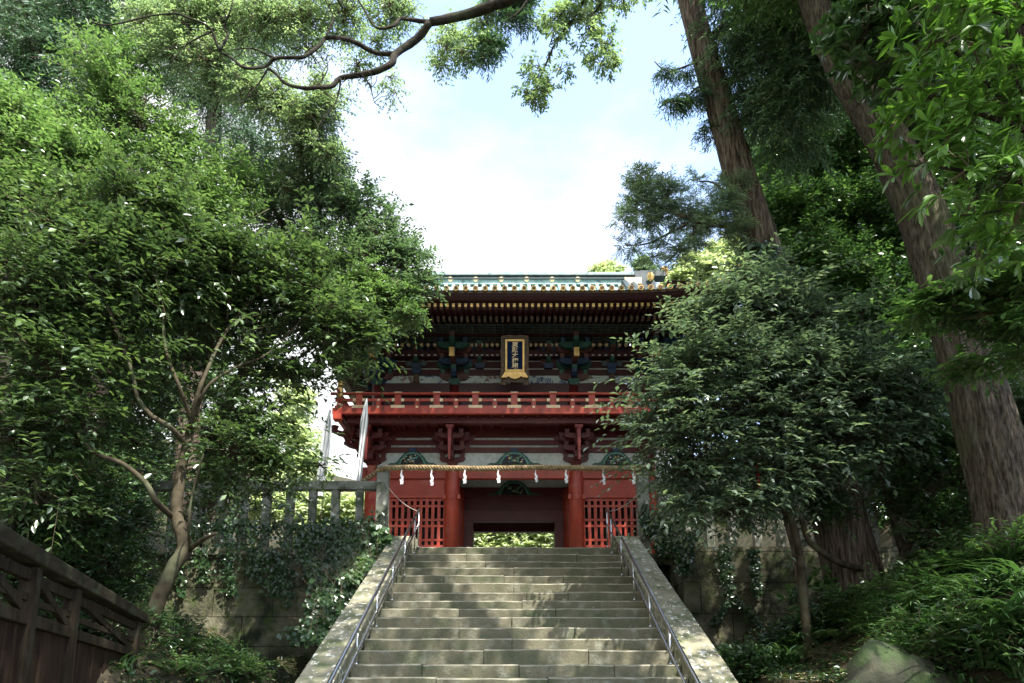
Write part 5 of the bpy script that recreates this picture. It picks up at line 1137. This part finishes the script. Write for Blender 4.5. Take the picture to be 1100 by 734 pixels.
# --- dense trees closing the right side
grp = 'dense evergreens on the right hillside'
def ev(lab, base, path, clumps, n, seed, leaf='leaf_dark', ll=.12, grp=grp, r=.22, **kw):
    d = dict(ll=ll, lw=.5, per_twig=9, per_sub=9, twig=.42); d.update(kw)
    return tree('evergreen_tree', lab, 'tree', [Vector((base[0], base[1], gz(*base)-.2))]+path, lerp_r([r, r*.25], len(path)+1), 'bark_old', clumps, leaf, n, seed=seed, group=grp, **d)
ev('mid green evergreen directly right of the tall cedar trunk', (7.6, 15.5), [P_(880, 420, 15.5), P_(875, 280, 15.6), P_(870, 170, 15.7)],
   [cl(850, 190, 15.6, 36), cl(890, 170, 15.6, 40), cl(865, 240, 15.5, 46), cl(910, 230, 15.6, 44), cl(850, 290, 15.4, 40), cl(895, 300, 15.4, 50), cl(940, 290, 15.6, 46), cl(925, 180, 15.7, 40), cl(840, 330, 15.3, 36), cl(900, 360, 15.3, 46), cl(832, 230, 15.6, 24), cl(950, 350, 15.4, 46)], 95000, 91, 'leaf_mid')
ev('dark evergreen between the two great trunks', (9.8, 15), [P_(980, 420, 15), P_(985, 280, 15), P_(985, 150, 15)],
   [cl(960, 120, 15, 46), cl(1010, 160, 15, 50), cl(960, 230, 15, 46), cl(1020, 260, 15, 56), cl(970, 330, 14.8, 50), cl(1000, 410, 14.6, 56), cl(950, 420, 14.6, 46), cl(1060, 200, 15, 56), cl(1070, 330, 14.6, 60), cl(1060, 440, 14.4, 56), cl(1000, 490, 14.2, 50), cl(1120, 250, 15, 60), cl(1120, 400, 14.6, 60), cl(940, 500, 14.6, 40, .8, .6), cl(1100, 100, 15, 60), cl(1040, 60, 15, 56), cl(980, 40, 15, 50)], 105000, 92, ll=.14)
ev('tall dark evergreen at the top right behind the big leaves', (11, 19), [P_(1020, 250, 19), P_(1010, 60, 19), P_(1005, -80, 19)],
   [cl(1000, 0, 19, 70), cl(1080, 30, 19, 70), cl(940, 20, 19, 60), cl(1040, 120, 19, 70), cl(1110, 150, 19, 70), cl(960, 100, 19, 60), cl(900, 60, 19, 56), cl(890, -20, 19, 60), cl(1060, -80, 19, 80), cl(860, 120, 19, 40), cl(950, 190, 19, 60)], 60000, 93, ll=.2, r=.35, twig=.6)
ev('low dark shrubs below the massive trunk on the right', (6.4, 11.4), [P_(1000, 520, 11.4), P_(1005, 480, 11.4)],
   [cl(1000, 470, 11.4, 34), cl(1040, 500, 11.2, 34), cl(1000, 530, 11.2, 34), cl(1040, 560, 11, 30), cl(1130, 520, 10.5, 50), cl(1130, 440, 10.6, 50), cl(1010, 575, 10.8, 24), cl(960, 540, 11.8, 24, .8, .5)], 34000, 94, ll=.085, r=.08)
ev('feathery mid green tree rising between the cedar trunk and the dark right evergreens', (8.6, 17.5), [P_(830, 300, 17.5), P_(850, 160, 17.6), P_(850, 110, 17.6)],
   [cl(825, 165, 17.6, 24), cl(840, 130, 17.6, 26), cl(870, 140, 17.6, 26), cl(822, 200, 17.6, 16), cl(838, 260, 17.4, 22), cl(850, 85, 17.8, 26), cl(890, 110, 17.6, 28), cl(820, 120, 17.8, 20)], 34000, 95, 'leaf_blue', ll=.12)
tb = [P_(1150, 360, 6.9), P_(1100, 340, 7), P_(1040, 325, 7.2), P_(990, 320, 7.4)]

# --- near big-leaved tree, upper right
tb = [Vector((6.4, 4.6, gz(6.4, 4.6)-.2)), Vector((6.2, 4.7, 3.6)), P_(1220, 240, 5.0), P_(1180, 100, 5.2), P_(1150, -20, 5.3)]
t = thing('big_leaved_tree', 'near tree with long bright green whorled leaves in the upper right', 'tree', tuple(tb[0]))
trunk_mesh(t, tb, [.16, .14, .11, .08, .04], 'bark_camphor', seed=14)
for pts, r in (([(1180, 200, 5.1), (1120, 150, 5.1), (1060, 125, 5.1), (1000, 105, 5.2), (950, 92, 5.3)], .03), ([(1120, 150, 5.1), (1070, 100, 5.2), (1020, 50, 5.2), (985, 25, 5.3)], .02), ([(1190, 230, 5), (1130, 205, 5), (1070, 190, 5.1), (1010, 180, 5.2), (975, 178, 5.3)], .025), ([(1130, 205, 5), (1080, 225, 5.1), (1030, 232, 5.2)], .018),
               ([(1160, 60, 5.2), (1110, 30, 5.2), (1060, 10, 5.3), (1010, -5, 5.4)], .02), ([(1150, -10, 5.3), (1080, -30, 5.4), (1000, -30, 5.5), (930, -10, 5.7), (915, 10, 5.8)], .025), ([(1120, 150, 5.1), (1090, 80, 5.0), (1080, 20, 5)], .015)):
    limb(t, pts, r, 'bark_camphor')
cs = [cl(960, 95, 5.3, 20, .6), cl(1000, 105, 5.2, 30, .6), cl(1045, 115, 5.1, 36, .6), cl(1090, 135, 5.1, 40, .7), cl(1000, 45, 5.3, 28, .6), cl(1045, 50, 5.2, 36, .6), cl(1090, 60, 5.1, 40, .7), cl(990, 178, 5.3, 22, .5), cl(1035, 185, 5.1, 32, .6), cl(1085, 195, 5.1, 38, .6), cl(1040, 225, 5.2, 26, .5), cl(1090, 235, 5.1, 30, .5),
      cl(1050, 5, 5.3, 34, .6), cl(1100, 5, 5.2, 40), cl(1010, 0, 5.4, 26, .6), cl(1130, 170, 5, 40), cl(1130, 90, 5, 40), cl(1120, 245, 5, 26), cl(985, 130, 5.3, 16, .5), cl(1015, 155, 5.2, 20, .5)]
crown(t, cs, 3600, .165, .25, 'leaf_big', seed=101, per_twig=9, per_sub=2, twig=.22, sub_r=.6, face=.9, up=.25, droop=.3, flat=.6, whorl=True, curve=True, nrand=.4, name='crown', twig_r=.003)
crown(t, [cl(930, 30, 6, 30), cl(960, 60, 6, 32), cl(950, 10, 6, 36), cl(990, 75, 6, 26), cl(925, 65, 6, 20), cl(985, 20, 6.1, 36), cl(1050, 270, 6, 20)], 5200, .12, .34, 'leaf_dark', seed=102, per_twig=8, per_sub=3, twig=.16, sub_r=.5, whorl=True, curve=True, name='shaded_leaves', twig_r=.003)
# layered leaves across the big trunk
tb = [Vector((6.9, 6.6, gz(6.9, 6.6)-.2)), P_(1240, 480, 6.8), P_(1160, 370, 7), P_(1130, 320, 7)]
t = thing('layered_tree', 'low layered branches with flat green leaves crossing the massive trunk', 'tree', tuple(tb[0]))
trunk_mesh(t, tb, [.09, .08, .05, .03], 'bark_camphor', seed=15)
for pts, r in (([(1150, 350, 7), (1090, 325, 7.1), (1040, 318, 7.2), (990, 325, 7.4)], .018), ([(1160, 370, 7), (1110, 375, 7.1), (1060, 392, 7.3), (1025, 398, 7.4)], .016), ([(1150, 330, 7), (1100, 295, 7.1), (1060, 290, 7.2)], .014)):
    limb(t, pts, r, 'bark_camphor')
crown(t, [cl(1000, 325, 7.4, 22, .4), cl(1035, 318, 7.2, 28, .4), cl(1075, 312, 7.1, 32, .45), cl(1110, 310, 7, 36, .5), cl(1080, 285, 7.2, 24, .4), cl(1055, 340, 7.2, 22, .4), cl(1110, 350, 7, 26, .4), cl(980, 340, 7.4, 14, .4), cl(1055, 392, 7.3, 22, .25), cl(1095, 385, 7.1, 26, .25), cl(1030, 398, 7.4, 12, .25)], 5200, .10, .5, 'leaf_mid', seed=103, per_twig=9, per_sub=4, twig=.26, sub_r=.5, up=.05, droop=.25, flat=.25, curve=True, nrand=.25, twig_r=.003)

# --- far sunny trees behind the gate and fence
sg = 'sunlit trees beyond the gate'
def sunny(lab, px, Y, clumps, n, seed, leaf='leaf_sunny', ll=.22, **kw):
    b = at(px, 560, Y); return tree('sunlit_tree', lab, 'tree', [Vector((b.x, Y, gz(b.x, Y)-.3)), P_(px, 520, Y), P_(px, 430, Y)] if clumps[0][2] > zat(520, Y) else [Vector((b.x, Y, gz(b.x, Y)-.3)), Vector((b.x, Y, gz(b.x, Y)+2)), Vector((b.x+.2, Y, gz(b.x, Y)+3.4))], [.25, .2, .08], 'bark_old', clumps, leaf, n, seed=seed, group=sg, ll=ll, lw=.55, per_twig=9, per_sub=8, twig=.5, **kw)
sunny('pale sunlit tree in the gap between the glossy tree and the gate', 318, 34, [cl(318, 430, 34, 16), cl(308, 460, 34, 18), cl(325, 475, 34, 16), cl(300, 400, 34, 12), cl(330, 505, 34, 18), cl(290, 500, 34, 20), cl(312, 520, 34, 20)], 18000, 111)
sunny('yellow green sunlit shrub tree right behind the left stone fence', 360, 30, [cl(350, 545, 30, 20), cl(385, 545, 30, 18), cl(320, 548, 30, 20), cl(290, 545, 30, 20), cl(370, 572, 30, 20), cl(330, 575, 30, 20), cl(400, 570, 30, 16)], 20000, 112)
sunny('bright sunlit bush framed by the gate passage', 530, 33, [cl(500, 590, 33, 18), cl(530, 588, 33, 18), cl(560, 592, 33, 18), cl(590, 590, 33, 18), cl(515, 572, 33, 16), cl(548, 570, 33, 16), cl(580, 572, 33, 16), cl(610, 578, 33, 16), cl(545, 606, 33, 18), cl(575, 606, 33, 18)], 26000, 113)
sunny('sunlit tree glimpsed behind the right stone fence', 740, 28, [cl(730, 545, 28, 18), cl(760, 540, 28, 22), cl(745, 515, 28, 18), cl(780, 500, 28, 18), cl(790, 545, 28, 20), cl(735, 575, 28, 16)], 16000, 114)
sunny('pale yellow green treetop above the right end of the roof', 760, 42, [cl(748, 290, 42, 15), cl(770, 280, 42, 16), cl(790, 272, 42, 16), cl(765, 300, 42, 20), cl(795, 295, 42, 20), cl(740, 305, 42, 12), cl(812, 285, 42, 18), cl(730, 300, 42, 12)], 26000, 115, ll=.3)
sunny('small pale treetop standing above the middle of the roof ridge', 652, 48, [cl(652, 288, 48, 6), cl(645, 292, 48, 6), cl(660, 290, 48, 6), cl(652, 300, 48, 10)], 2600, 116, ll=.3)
sunny('little dark conical treetop above the roof ridge near its right end', 689, 46, [cl(689, 282, 46, 4), cl(689, 288, 46, 6), cl(690, 296, 46, 8), cl(700, 292, 46, 5)], 2600, 117, leaf='leaf_needle', ll=.26)
for k, (px, Y, py) in enumerate(((-150, 26, 420), (-60, 32, 440), (60, 30, 430), (170, 34, 440), (890, 30, 420), (980, 27, 430), (1080, 30, 420), (1200, 26, 430))):
    ev(['background evergreen far left beyond the fence', 'background evergreen seen behind the left crowns', 'background evergreen behind the left tree screen', 'background evergreen left of the pale sunlit tree', 'background evergreen behind the camellia', 'background evergreen behind the right trunks', 'background evergreen beyond the massive right trunk', 'background evergreen outside the right picture edge'][k],
       (at(px, 500, Y).x, Y), [P_(px, 450, Y), P_(px, 330, Y)], [cl(px+dx, py+dy, Y, 62) for dx, dy in ((0, 0), (45, 40), (-45, 40), (0, -80), (30, -50), (-35, -45), (0, 80), (50, 100), (-50, 100), (10, -130))], 16000, 120+k, ll=.34, twig=.8, grp='background evergreens')

# --- ivy on the walls
def ivy(label, pts, n, seed, ll=.07, spread=.18, leaf='leaf_ivy', nrm=(0, -1, 0.3)):
    g = np.random.default_rng(seed); t = thing('ivy', label, 'ivy', tuple(pts[0][0]))
    A = []; B = []; Pp = []
    for (a, b, wgt, w0, w1) in pts:
        a = np.array(a); b = np.array(b); k = int(n*wgt); u = g.random(k)[:, None]; wd = (w0*(1-u)+w1*u)
        sx = np.array([1, 0, 0]) if abs(b[2]-a[2]) > abs(b[0]-a[0]) else np.array([0, 0, 1]); q = a + (b-a)*u + sx*g.normal(0, 1, (k, 1))*wd*.55
        q[:, 1] += -abs(g.normal(0, .05, k)) + .0; Pp.append(q)
    P = np.concatenate(Pp); n_ = len(P); D = np.stack([g.normal(0, .6, n_), -.18+g.normal(0, .15, n_), -.6+g.normal(0, .45, n_)], 1)
    N = np.array(nrm) + g.normal(0, .4, (n_, 3)); cl_ = np.sin(P[:, 0]*5+P[:, 2]*3)*.12
    leaf_mesh('leaves', P, D, N, np.clip(g.normal(ll, ll*.25, n_), ll*.4, ll*1.6), .8, leaf, t, V=.45+cl_+g.normal(0, .18, n_))
    m = n_//12; sel = g.choice(n_, m, replace=False); A = P[sel]+[0, .03, 0]; tag(lines_mesh('stems', A, A+np.stack([g.normal(0, .2, m), g.normal(0, .01, m), g.normal(.15, .2, m)], 1), .004, .003, 'twig', t), kind='stuff')
    return t
W0 = 15.16
def wp(px, py, Y=W0): p = P_(px, py, Y); return (p.x, p.y, p.z)
ivy('thick ivy cascading from the top of the left wall down beside the stair parapet',
    [(wp(320, 580), wp(412, 575, 15.1), .22, .35, .4), (wp(330, 600), wp(395, 600, 14.6), .22, .4, .5), (wp(400, 575, 15.0), wp(330, 690, 12.6), .26, .42, .30), (wp(290, 590), wp(300, 640),   .03, .5, .3), (wp(345, 600, 14.9), wp(350, 660, 13.8), .16, .25, .2)], 8000, 201, ll=.10)
ivy('ivy strands hanging over the upper left wall below the stone fence', [(wp(205, 566), wp(330, 568), .34, .16, .2), (wp(215, 570), wp(222, 625), .12, .3, .12), (wp(245, 575), wp(250, 640), .14, .3, .1), (wp(270, 570), wp(275, 625), .14, .3, .12), (wp(190, 575), wp(195, 640), .12, .25, .1), (wp(300, 575), wp(310, 650), .14, .3, .15)], 1700, 202, ll=.085)
ivy('bright ivy leaves climbing over the head of the left parapet', [(wp(395, 575, 14.9), wp(418, 582, 14.7), .5, .25, .2), (wp(392, 600, 14.4), wp(372, 625, 13.6), .5, .22, .15)], 2000, 203, ll=.11, leaf='leaf_mid', nrm=(0, -.6, 1))
ivy('ivy around the foot of the right stone post and the wall recess', [(wp(690, 560, 15.2), wp(735, 570, 15.1), .4, .3, .35), (wp(705, 585, 15.0), wp(740, 590, 14.6), .3, .12, .2), (wp(738, 575, 14.25), wp(735, 615, 14.25), .3, .12, .1)], 2800, 204, ll=.10)
ivy('dark ivy runners trailing down the right block wall', [(wp(776, 585, 14.26), wp(785, 650, 14.26), .3, .12, .1), (wp(785, 640, 14.26), wp(815, 668, 14.26), .2, .06, .05), (wp(785, 645, 14.26), wp(765, 670, 14.26), .2, .06, .06), (wp(808, 590, 14.26), wp(812, 640, 14.26), .3, .1, .08)], 1900, 205, ll=.075)
ivy('ivy round the tall cedar trunk where it meets the camellia', [(wp(815, 262, 11.7), wp(835, 310, 11.65), .6, .3, .4), (wp(835, 300, 11.65), wp(850, 360, 11.6), .4, .4, .4)], 1500, 207, ll=.09)

# --- banks: grass tufts, ferns, herbs
def blades(x, y, z, n, L0, w, rr, seed, droop=.9):
    g = np.random.default_rng(seed); segs = 5; az = g.random(n)*2*math.pi; ln = L0*(.55+.6*g.random(n)); el = .9+.5*g.random(n)
    P0 = np.stack([x+g.normal(0, rr, n), y+g.normal(0, rr, n), np.full(n, z)], 1); vs = []
    d = np.stack([np.cos(az), np.sin(az), np.zeros(n)], 1); s = np.stack([-np.sin(az), np.cos(az), np.zeros(n)], 1)
    for k in range(segs+1):
        t = k/segs; rad = ln*(t*np.cos(el*.9)+.35*t*t); up = ln*(t*np.sin(el)-droop*t*t*.75)
        c = P0 + d*rad[:, None]; c[:, 2] += up; ww = w*(1-t)**.6*(.5+.9*min(1, t*4))
        vs += [c - s*ww/2, c + s*ww/2]
    return np.stack(vs, 1), segs, n
def tuft(name, label, spots, m, cat='grass', group=None, n=60, L0=.5, w=.014, rr=.06, seed=1, droop=.9):
    t = thing(name, label, cat, (spots[0][0], spots[0][1], gz(spots[0][0], spots[0][1])), 0, group)
    allv = []; 
    for i, (x, y) in enumerate(spots):
        v, segs, k = blades(x, y, gz(x, y)-.03, n, L0, w, rr, seed+i, droop); allv.append(v)
    V = np.concatenate(allv); n_ = len(V); nv = 2*(segs+1); q = np.array([[2*k, 2*k+1, 2*k+3, 2*k+2] for k in range(segs)]).ravel()
    idx = (np.arange(n_)[:, None]*nv + q[None]).ravel().astype(np.int32); me = bpy.data.meshes.new('blades')
    me.vertices.add(n_*nv); me.vertices.foreach_set('co', V.reshape(-1).astype(np.float32)); me.loops.add(len(idx)); me.loops.foreach_set('vertex_index', idx)
    me.polygons.add(n_*segs); me.polygons.foreach_set('loop_start', np.arange(0, len(idx), 4, dtype=np.int32)); me.polygons.foreach_set('loop_total', np.full(n_*segs, 4, dtype=np.int32)); me.update(calc_edges=True)
    a = me.attributes.new('v', 'FLOAT', 'POINT'); g = np.random.default_rng(seed); a.data.foreach_set('value', np.repeat(np.clip(.5+g.normal(0, .22, n_), 0, 1), nv).astype(np.float32)); me.materials.append(M[m])
    me.polygons.foreach_set('use_smooth', np.ones(n_*segs, dtype=bool)); o = bpy.data.objects.new('blades', me); col.objects.link(o); o.parent = t; o.location = -Vector(t.location); return t
def on_bank(px, py, Y0=5, Y1=13):                # first place along the sight line where the bank is hit
    for k in range(400):
        Yd = Y0+(Y1-Y0)*k/399; p = P_(px, py, Yd)
        if p.z <= gz(p.x, Yd): return p.x, Yd
    p = P_(px, py, Y1); return p.x, Y1
for i, (px, py, lab) in enumerate(((890, 670, 'arching grass tuft above the mossy rock, left one'), (945, 668, 'arching grass tuft above the mossy rock, right one'), (835, 715, 'grass tuft at the foot of the right block wall'), (1040, 650, 'long bladed grass tuft below the massive trunk'), (1075, 610, 'grass tuft at the foot of the massive trunk'),
                                (1085, 690, 'long grass tuft at the lower right edge'), (1010, 690, 'grass tuft hanging over the bank near the lower right'), (1100, 735, 'broad grass tuft in the lower right corner'), (860, 700, 'low grass tuft between the mossy rock and the right parapet'), (1000, 640, 'grass tuft halfway up the right bank'), (915, 662, 'grass tuft at the middle of the mossy rock top'), (975, 665, 'grass tuft at the right end of the mossy rock top'), (1035, 615, 'grass tuft on the crest of the right bank'), (870, 685, 'small arching grass tuft beside the broad leaved seedling'), (1085, 640, 'grass tuft right of the bank ferns'), (1060, 720, 'grass tuft at the bottom edge right of the mossy rock'))):
    x, y = on_bank(px, py); tuft('grass_tuft', lab, [(x, y), (x+.1, y-.1), (x-.12, y+.1)], 'leaf_grass', group='arching grass tufts on the right bank', n=46, L0=.85, w=.034, seed=300+i*5)
x, y = on_bank(150, 722); tuft('grass_tuft', 'bright bladed tuft at the foot of the pale curving trunk on the left', [(x, y-.4)], 'leaf_grass', n=16, L0=.6, w=.02, seed=390)
def herbs(name, label, clumps, n, m, seed, ll=.09, lw=.5, group=None, **kw):
    x, y = clumps[0][0], clumps[0][1]; t = thing(name, label, 'plant', (x, y, gz(x, y)), 0, group); d = dict(per_twig=7, per_sub=8, twig=.26, up=.7, droop=.2, flat=.8); d.update(kw)
    crown(t, clumps, n, ll, lw, m, seed=seed, name='leaves', **d); return t
def hc(px, py, rpx, Y0=5, Y1=13, dz=.12):
    x, y = on_bank(px, py, Y0, Y1); return (x, y, gz(x, y)+dz, rpx*(y*CP)/F, .5)
herbs('bank_shrub', 'leafy undergrowth along the crest of the right bank', [hc(960, 640, 30), hc(1000, 625, 30), hc(1040, 605, 30), hc(920, 655, 26), hc(1080, 600, 30), hc(985, 660, 26)], 2600, 'leaf_mid', 401, ll=.09)
herbs('bank_shrub', 'darker herbs on the face of the right bank', [hc(1050, 660, 34), hc(1000, 690, 32), hc(1085, 650, 30), hc(960, 680, 22), hc(1080, 720, 36), hc(1020, 725, 30)], 2000, 'leaf_ivy', 402, ll=.08)
herbs('bank_shrub', 'broad leaved seedling above the left end of the mossy rock', [hc(878, 655, 14, dz=.25)], 260, 'leaf_fern', 403, ll=.16, lw=.42, whorl=True, curve=True, per_sub=4)
herbs('bank_shrub', 'pale yellowish weeds along the bottom of the right bank', [hc(960, 720, 22), hc(990, 728, 24), hc(1035, 700, 20), hc(940, 728, 16)], 3000, 'leaf_fern', 404, ll=.06)
herbs('bank_shrub', 'dark undergrowth at the foot of the right block wall', [hc(800, 728, 24, 8, 14), hc(840, 705, 24, 8, 14), hc(870, 690, 24, 8, 13), hc(775, 735, 20, 8, 14)], 6000, 'leaf_ivy', 405)
herbs('bank_shrub', 'lit yellow green bush at the foot of the left retaining wall', [hc(235, 722, 20, 8, 14.5, .15), hc(262, 730, 18, 8, 14.5, .1), hc(210, 733, 18, 8, 14.5, .1)], 3600, 'leaf_fern', 406, ll=.07, lw=.4)
herbs('bank_shrub', 'dim undergrowth behind the end of the wooden fence', [hc(120, 690, 26, 9.2, 14, .3), hc(165, 710, 26, 9, 14, .2), hc(100, 660, 26, 9.5, 14, .4), hc(190, 690, 24, 9, 14, .2), hc(140, 660, 22, 9.5, 14, .3), hc(60, 680, 26, 9.5, 14)], 8000, 'leaf_ivy', 407, ll=.07, lw=.4)
herbs('bank_shrub', 'small green shrubs seen through the cross braces of the wooden fence', [hc(110, 670, 20, 9, 14, .35), hc(125, 640, 18, 9, 14, .5)], 2500, 'leaf_fern', 408, ll=.06)
def fern(label, px, py, seed, Y0=5, Y1=13, n=9, L0=.5, m='leaf_fern'):
    x, y = on_bank(px, py, Y0, Y1); z = gz(x, y); g = np.random.default_rng(seed); t = thing('fern', label, 'fern', (x, y, z), 0, 'ferns on the banks'); P = []; D = []; S = []; N = []; A = []; B = []
    for k in range(n):
        az = 2*math.pi*k/n+g.normal(0, .3); L_ = L0*g.uniform(.7, 1.15); d = np.array([math.cos(az), math.sin(az), 0]); s = np.array([-math.sin(az), math.cos(az), 0]); prev = np.array([x, y, z])
        for j in range(1, 25):
            u = j/24; c = np.array([x, y, z]) + d*L_*u*.9 + np.array([0, 0, L_*(1.15*u-.95*u*u)])
            A.append(prev); B.append(c); prev = c
            for q in (-1, 1): P.append(c); D.append(s*q+d*.35+[0, 0, -.1]); S.append(.17*L_*math.sin(math.pi*min(1, u*.92+.08))**.7+.01); N.append([0, 0, 1.])
    P, D, S, N = map(np.array, (P, D, S, N)); leaf_mesh('fronds', P, D, N+g.normal(0, .1, N.shape), S, .30, m, t, V=.5+g.normal(0, .15, len(P))); tag(lines_mesh('stems', np.array(A), np.array(B), .003, .003, 'twig', t), kind='stuff')
for i, (px, py, lab, kw) in enumerate(((1058, 610, 'fern at the top of the right bank, just left of the massive trunk base', {}), (1025, 640, 'fern in the middle of the right bank', {}), (1000, 605, 'dark fern below the thin leaning stem', dict(m='leaf_ivy')), (905, 690, 'fern above the middle of the mossy rock', {}),
                                        (1090, 665, 'fern at the right edge above the corner grass', {}), (205, 700, 'fern between the pale trunk and the left wall', dict(Y0=8.5, Y1=14)), (185, 725, 'fern at the bottom edge below the curving trunk', dict(Y0=8, Y1=14)), (250, 730, 'fern at the bottom edge under the left wall', dict(Y0=8.5, Y1=14)))):
    fern(lab, px, py, 500+i, **kw)
# mossy rock holding the front of the right bank
import bmesh
from mathutils import noise
bm = bmesh.new(); bmesh.ops.create_icosphere(bm, subdivisions=5, radius=1)
for q in bm.verts:
    n = noise.noise(q.co*1.1)*.35+noise.noise(q.co*2.7)*.18+noise.noise(q.co*7)*.06+noise.noise(q.co*17)*.02; q.co *= 1+n; q.co.x *= .80; q.co.y *= .40; q.co.z *= .85
me = bpy.data.meshes.new('rock'); bm.to_mesh(me); bm.free(); me.materials.append(M['rock']); me.polygons.foreach_set('use_smooth', [True]*len(me.polygons))
o = bpy.data.objects.new('rock', me); col.objects.link(o); o.location = (3.78, 6.66, .86); tag(o, 'mossy rock at the foot of the right bank, overhung by grass', 'rock')
for i, (x, lab) in enumerate(((3.1, 'grass hanging over the left end of the mossy rock'), (3.5, 'grass hanging over the mossy rock face, second tuft from its left end'), (3.95, 'grass hanging over the mossy rock face near its right end'))):
    t = tuft('grass_tuft', lab, [(x, 6.62), (x+.15, 6.7)], 'leaf_grass', group='arching grass tufts on the right bank', n=60, L0=.75, w=.02, seed=700+i*7)
tuft('dead_grass', 'withered straw coloured grass on the face of the right bank', [on_bank(1000, 700), on_bank(1040, 690), on_bank(960, 705), on_bank(1075, 705)], 'leaf_dry', n=16, L0=.45, w=.010, rr=.2, seed=777)
# leaf litter and low ground cover
g = np.random.default_rng(77); n = 26000
X = np.concatenate([g.uniform(3.05, 8.5, n//2), g.uniform(-8.5, -3.1, n//2)]); Y = g.uniform(4.5, 15, n); Z = hgt(X, Y)
o = leaf_mesh('ground_cover', np.stack([X, Y, Z], 1), np.stack([g.normal(0, 1, n), g.normal(0, 1, n), g.uniform(0, .7, n)], 1), np.array([0, 0, 1.])+g.normal(0, .4, (n, 3)), g.uniform(.05, .11, n), .5, 'leaf_ivy', V=g.random(n)); tag(o, kind='stuff')
n = 7000; X = np.concatenate([g.uniform(3.05, 7.5, n//2), g.uniform(-7.5, -3.1, n//2)]); Y = g.uniform(4.5, 15, n); Z = hgt(X, Y)+.01
o = leaf_mesh('leaf_litter', np.stack([X, Y, Z], 1), np.stack([g.normal(0, 1, n), g.normal(0, 1, n), g.normal(0, .2, n)], 1), np.array([0, 0, 1.])+g.normal(0, .3, (n, 3)), g.uniform(.04, .09, n), .5, 'leaf_dry', V=g.random(n)); tag(o, kind='stuff')
n = 700; X = g.uniform(-2.2, 2.3, n); u = g.uniform(0, 16, n); sel = np.array(us); k = np.searchsorted(sel, u, 'right')-1
Y = 15-KY*sel[k]+.02+g.random(n)*.22; Z = PLAT-KZ*sel[k]+.006
o = leaf_mesh('fallen_leaves', np.stack([X, Y, Z], 1), np.stack([g.normal(0, 1, n), g.normal(0, 1, n), g.normal(0, .1, n)], 1), np.array([0, 0, 1.])+g.normal(0, .2, (n, 3)), g.uniform(.03, .06, n), .5, 'leaf_dry', V=g.random(n)); tag(o, kind='stuff')
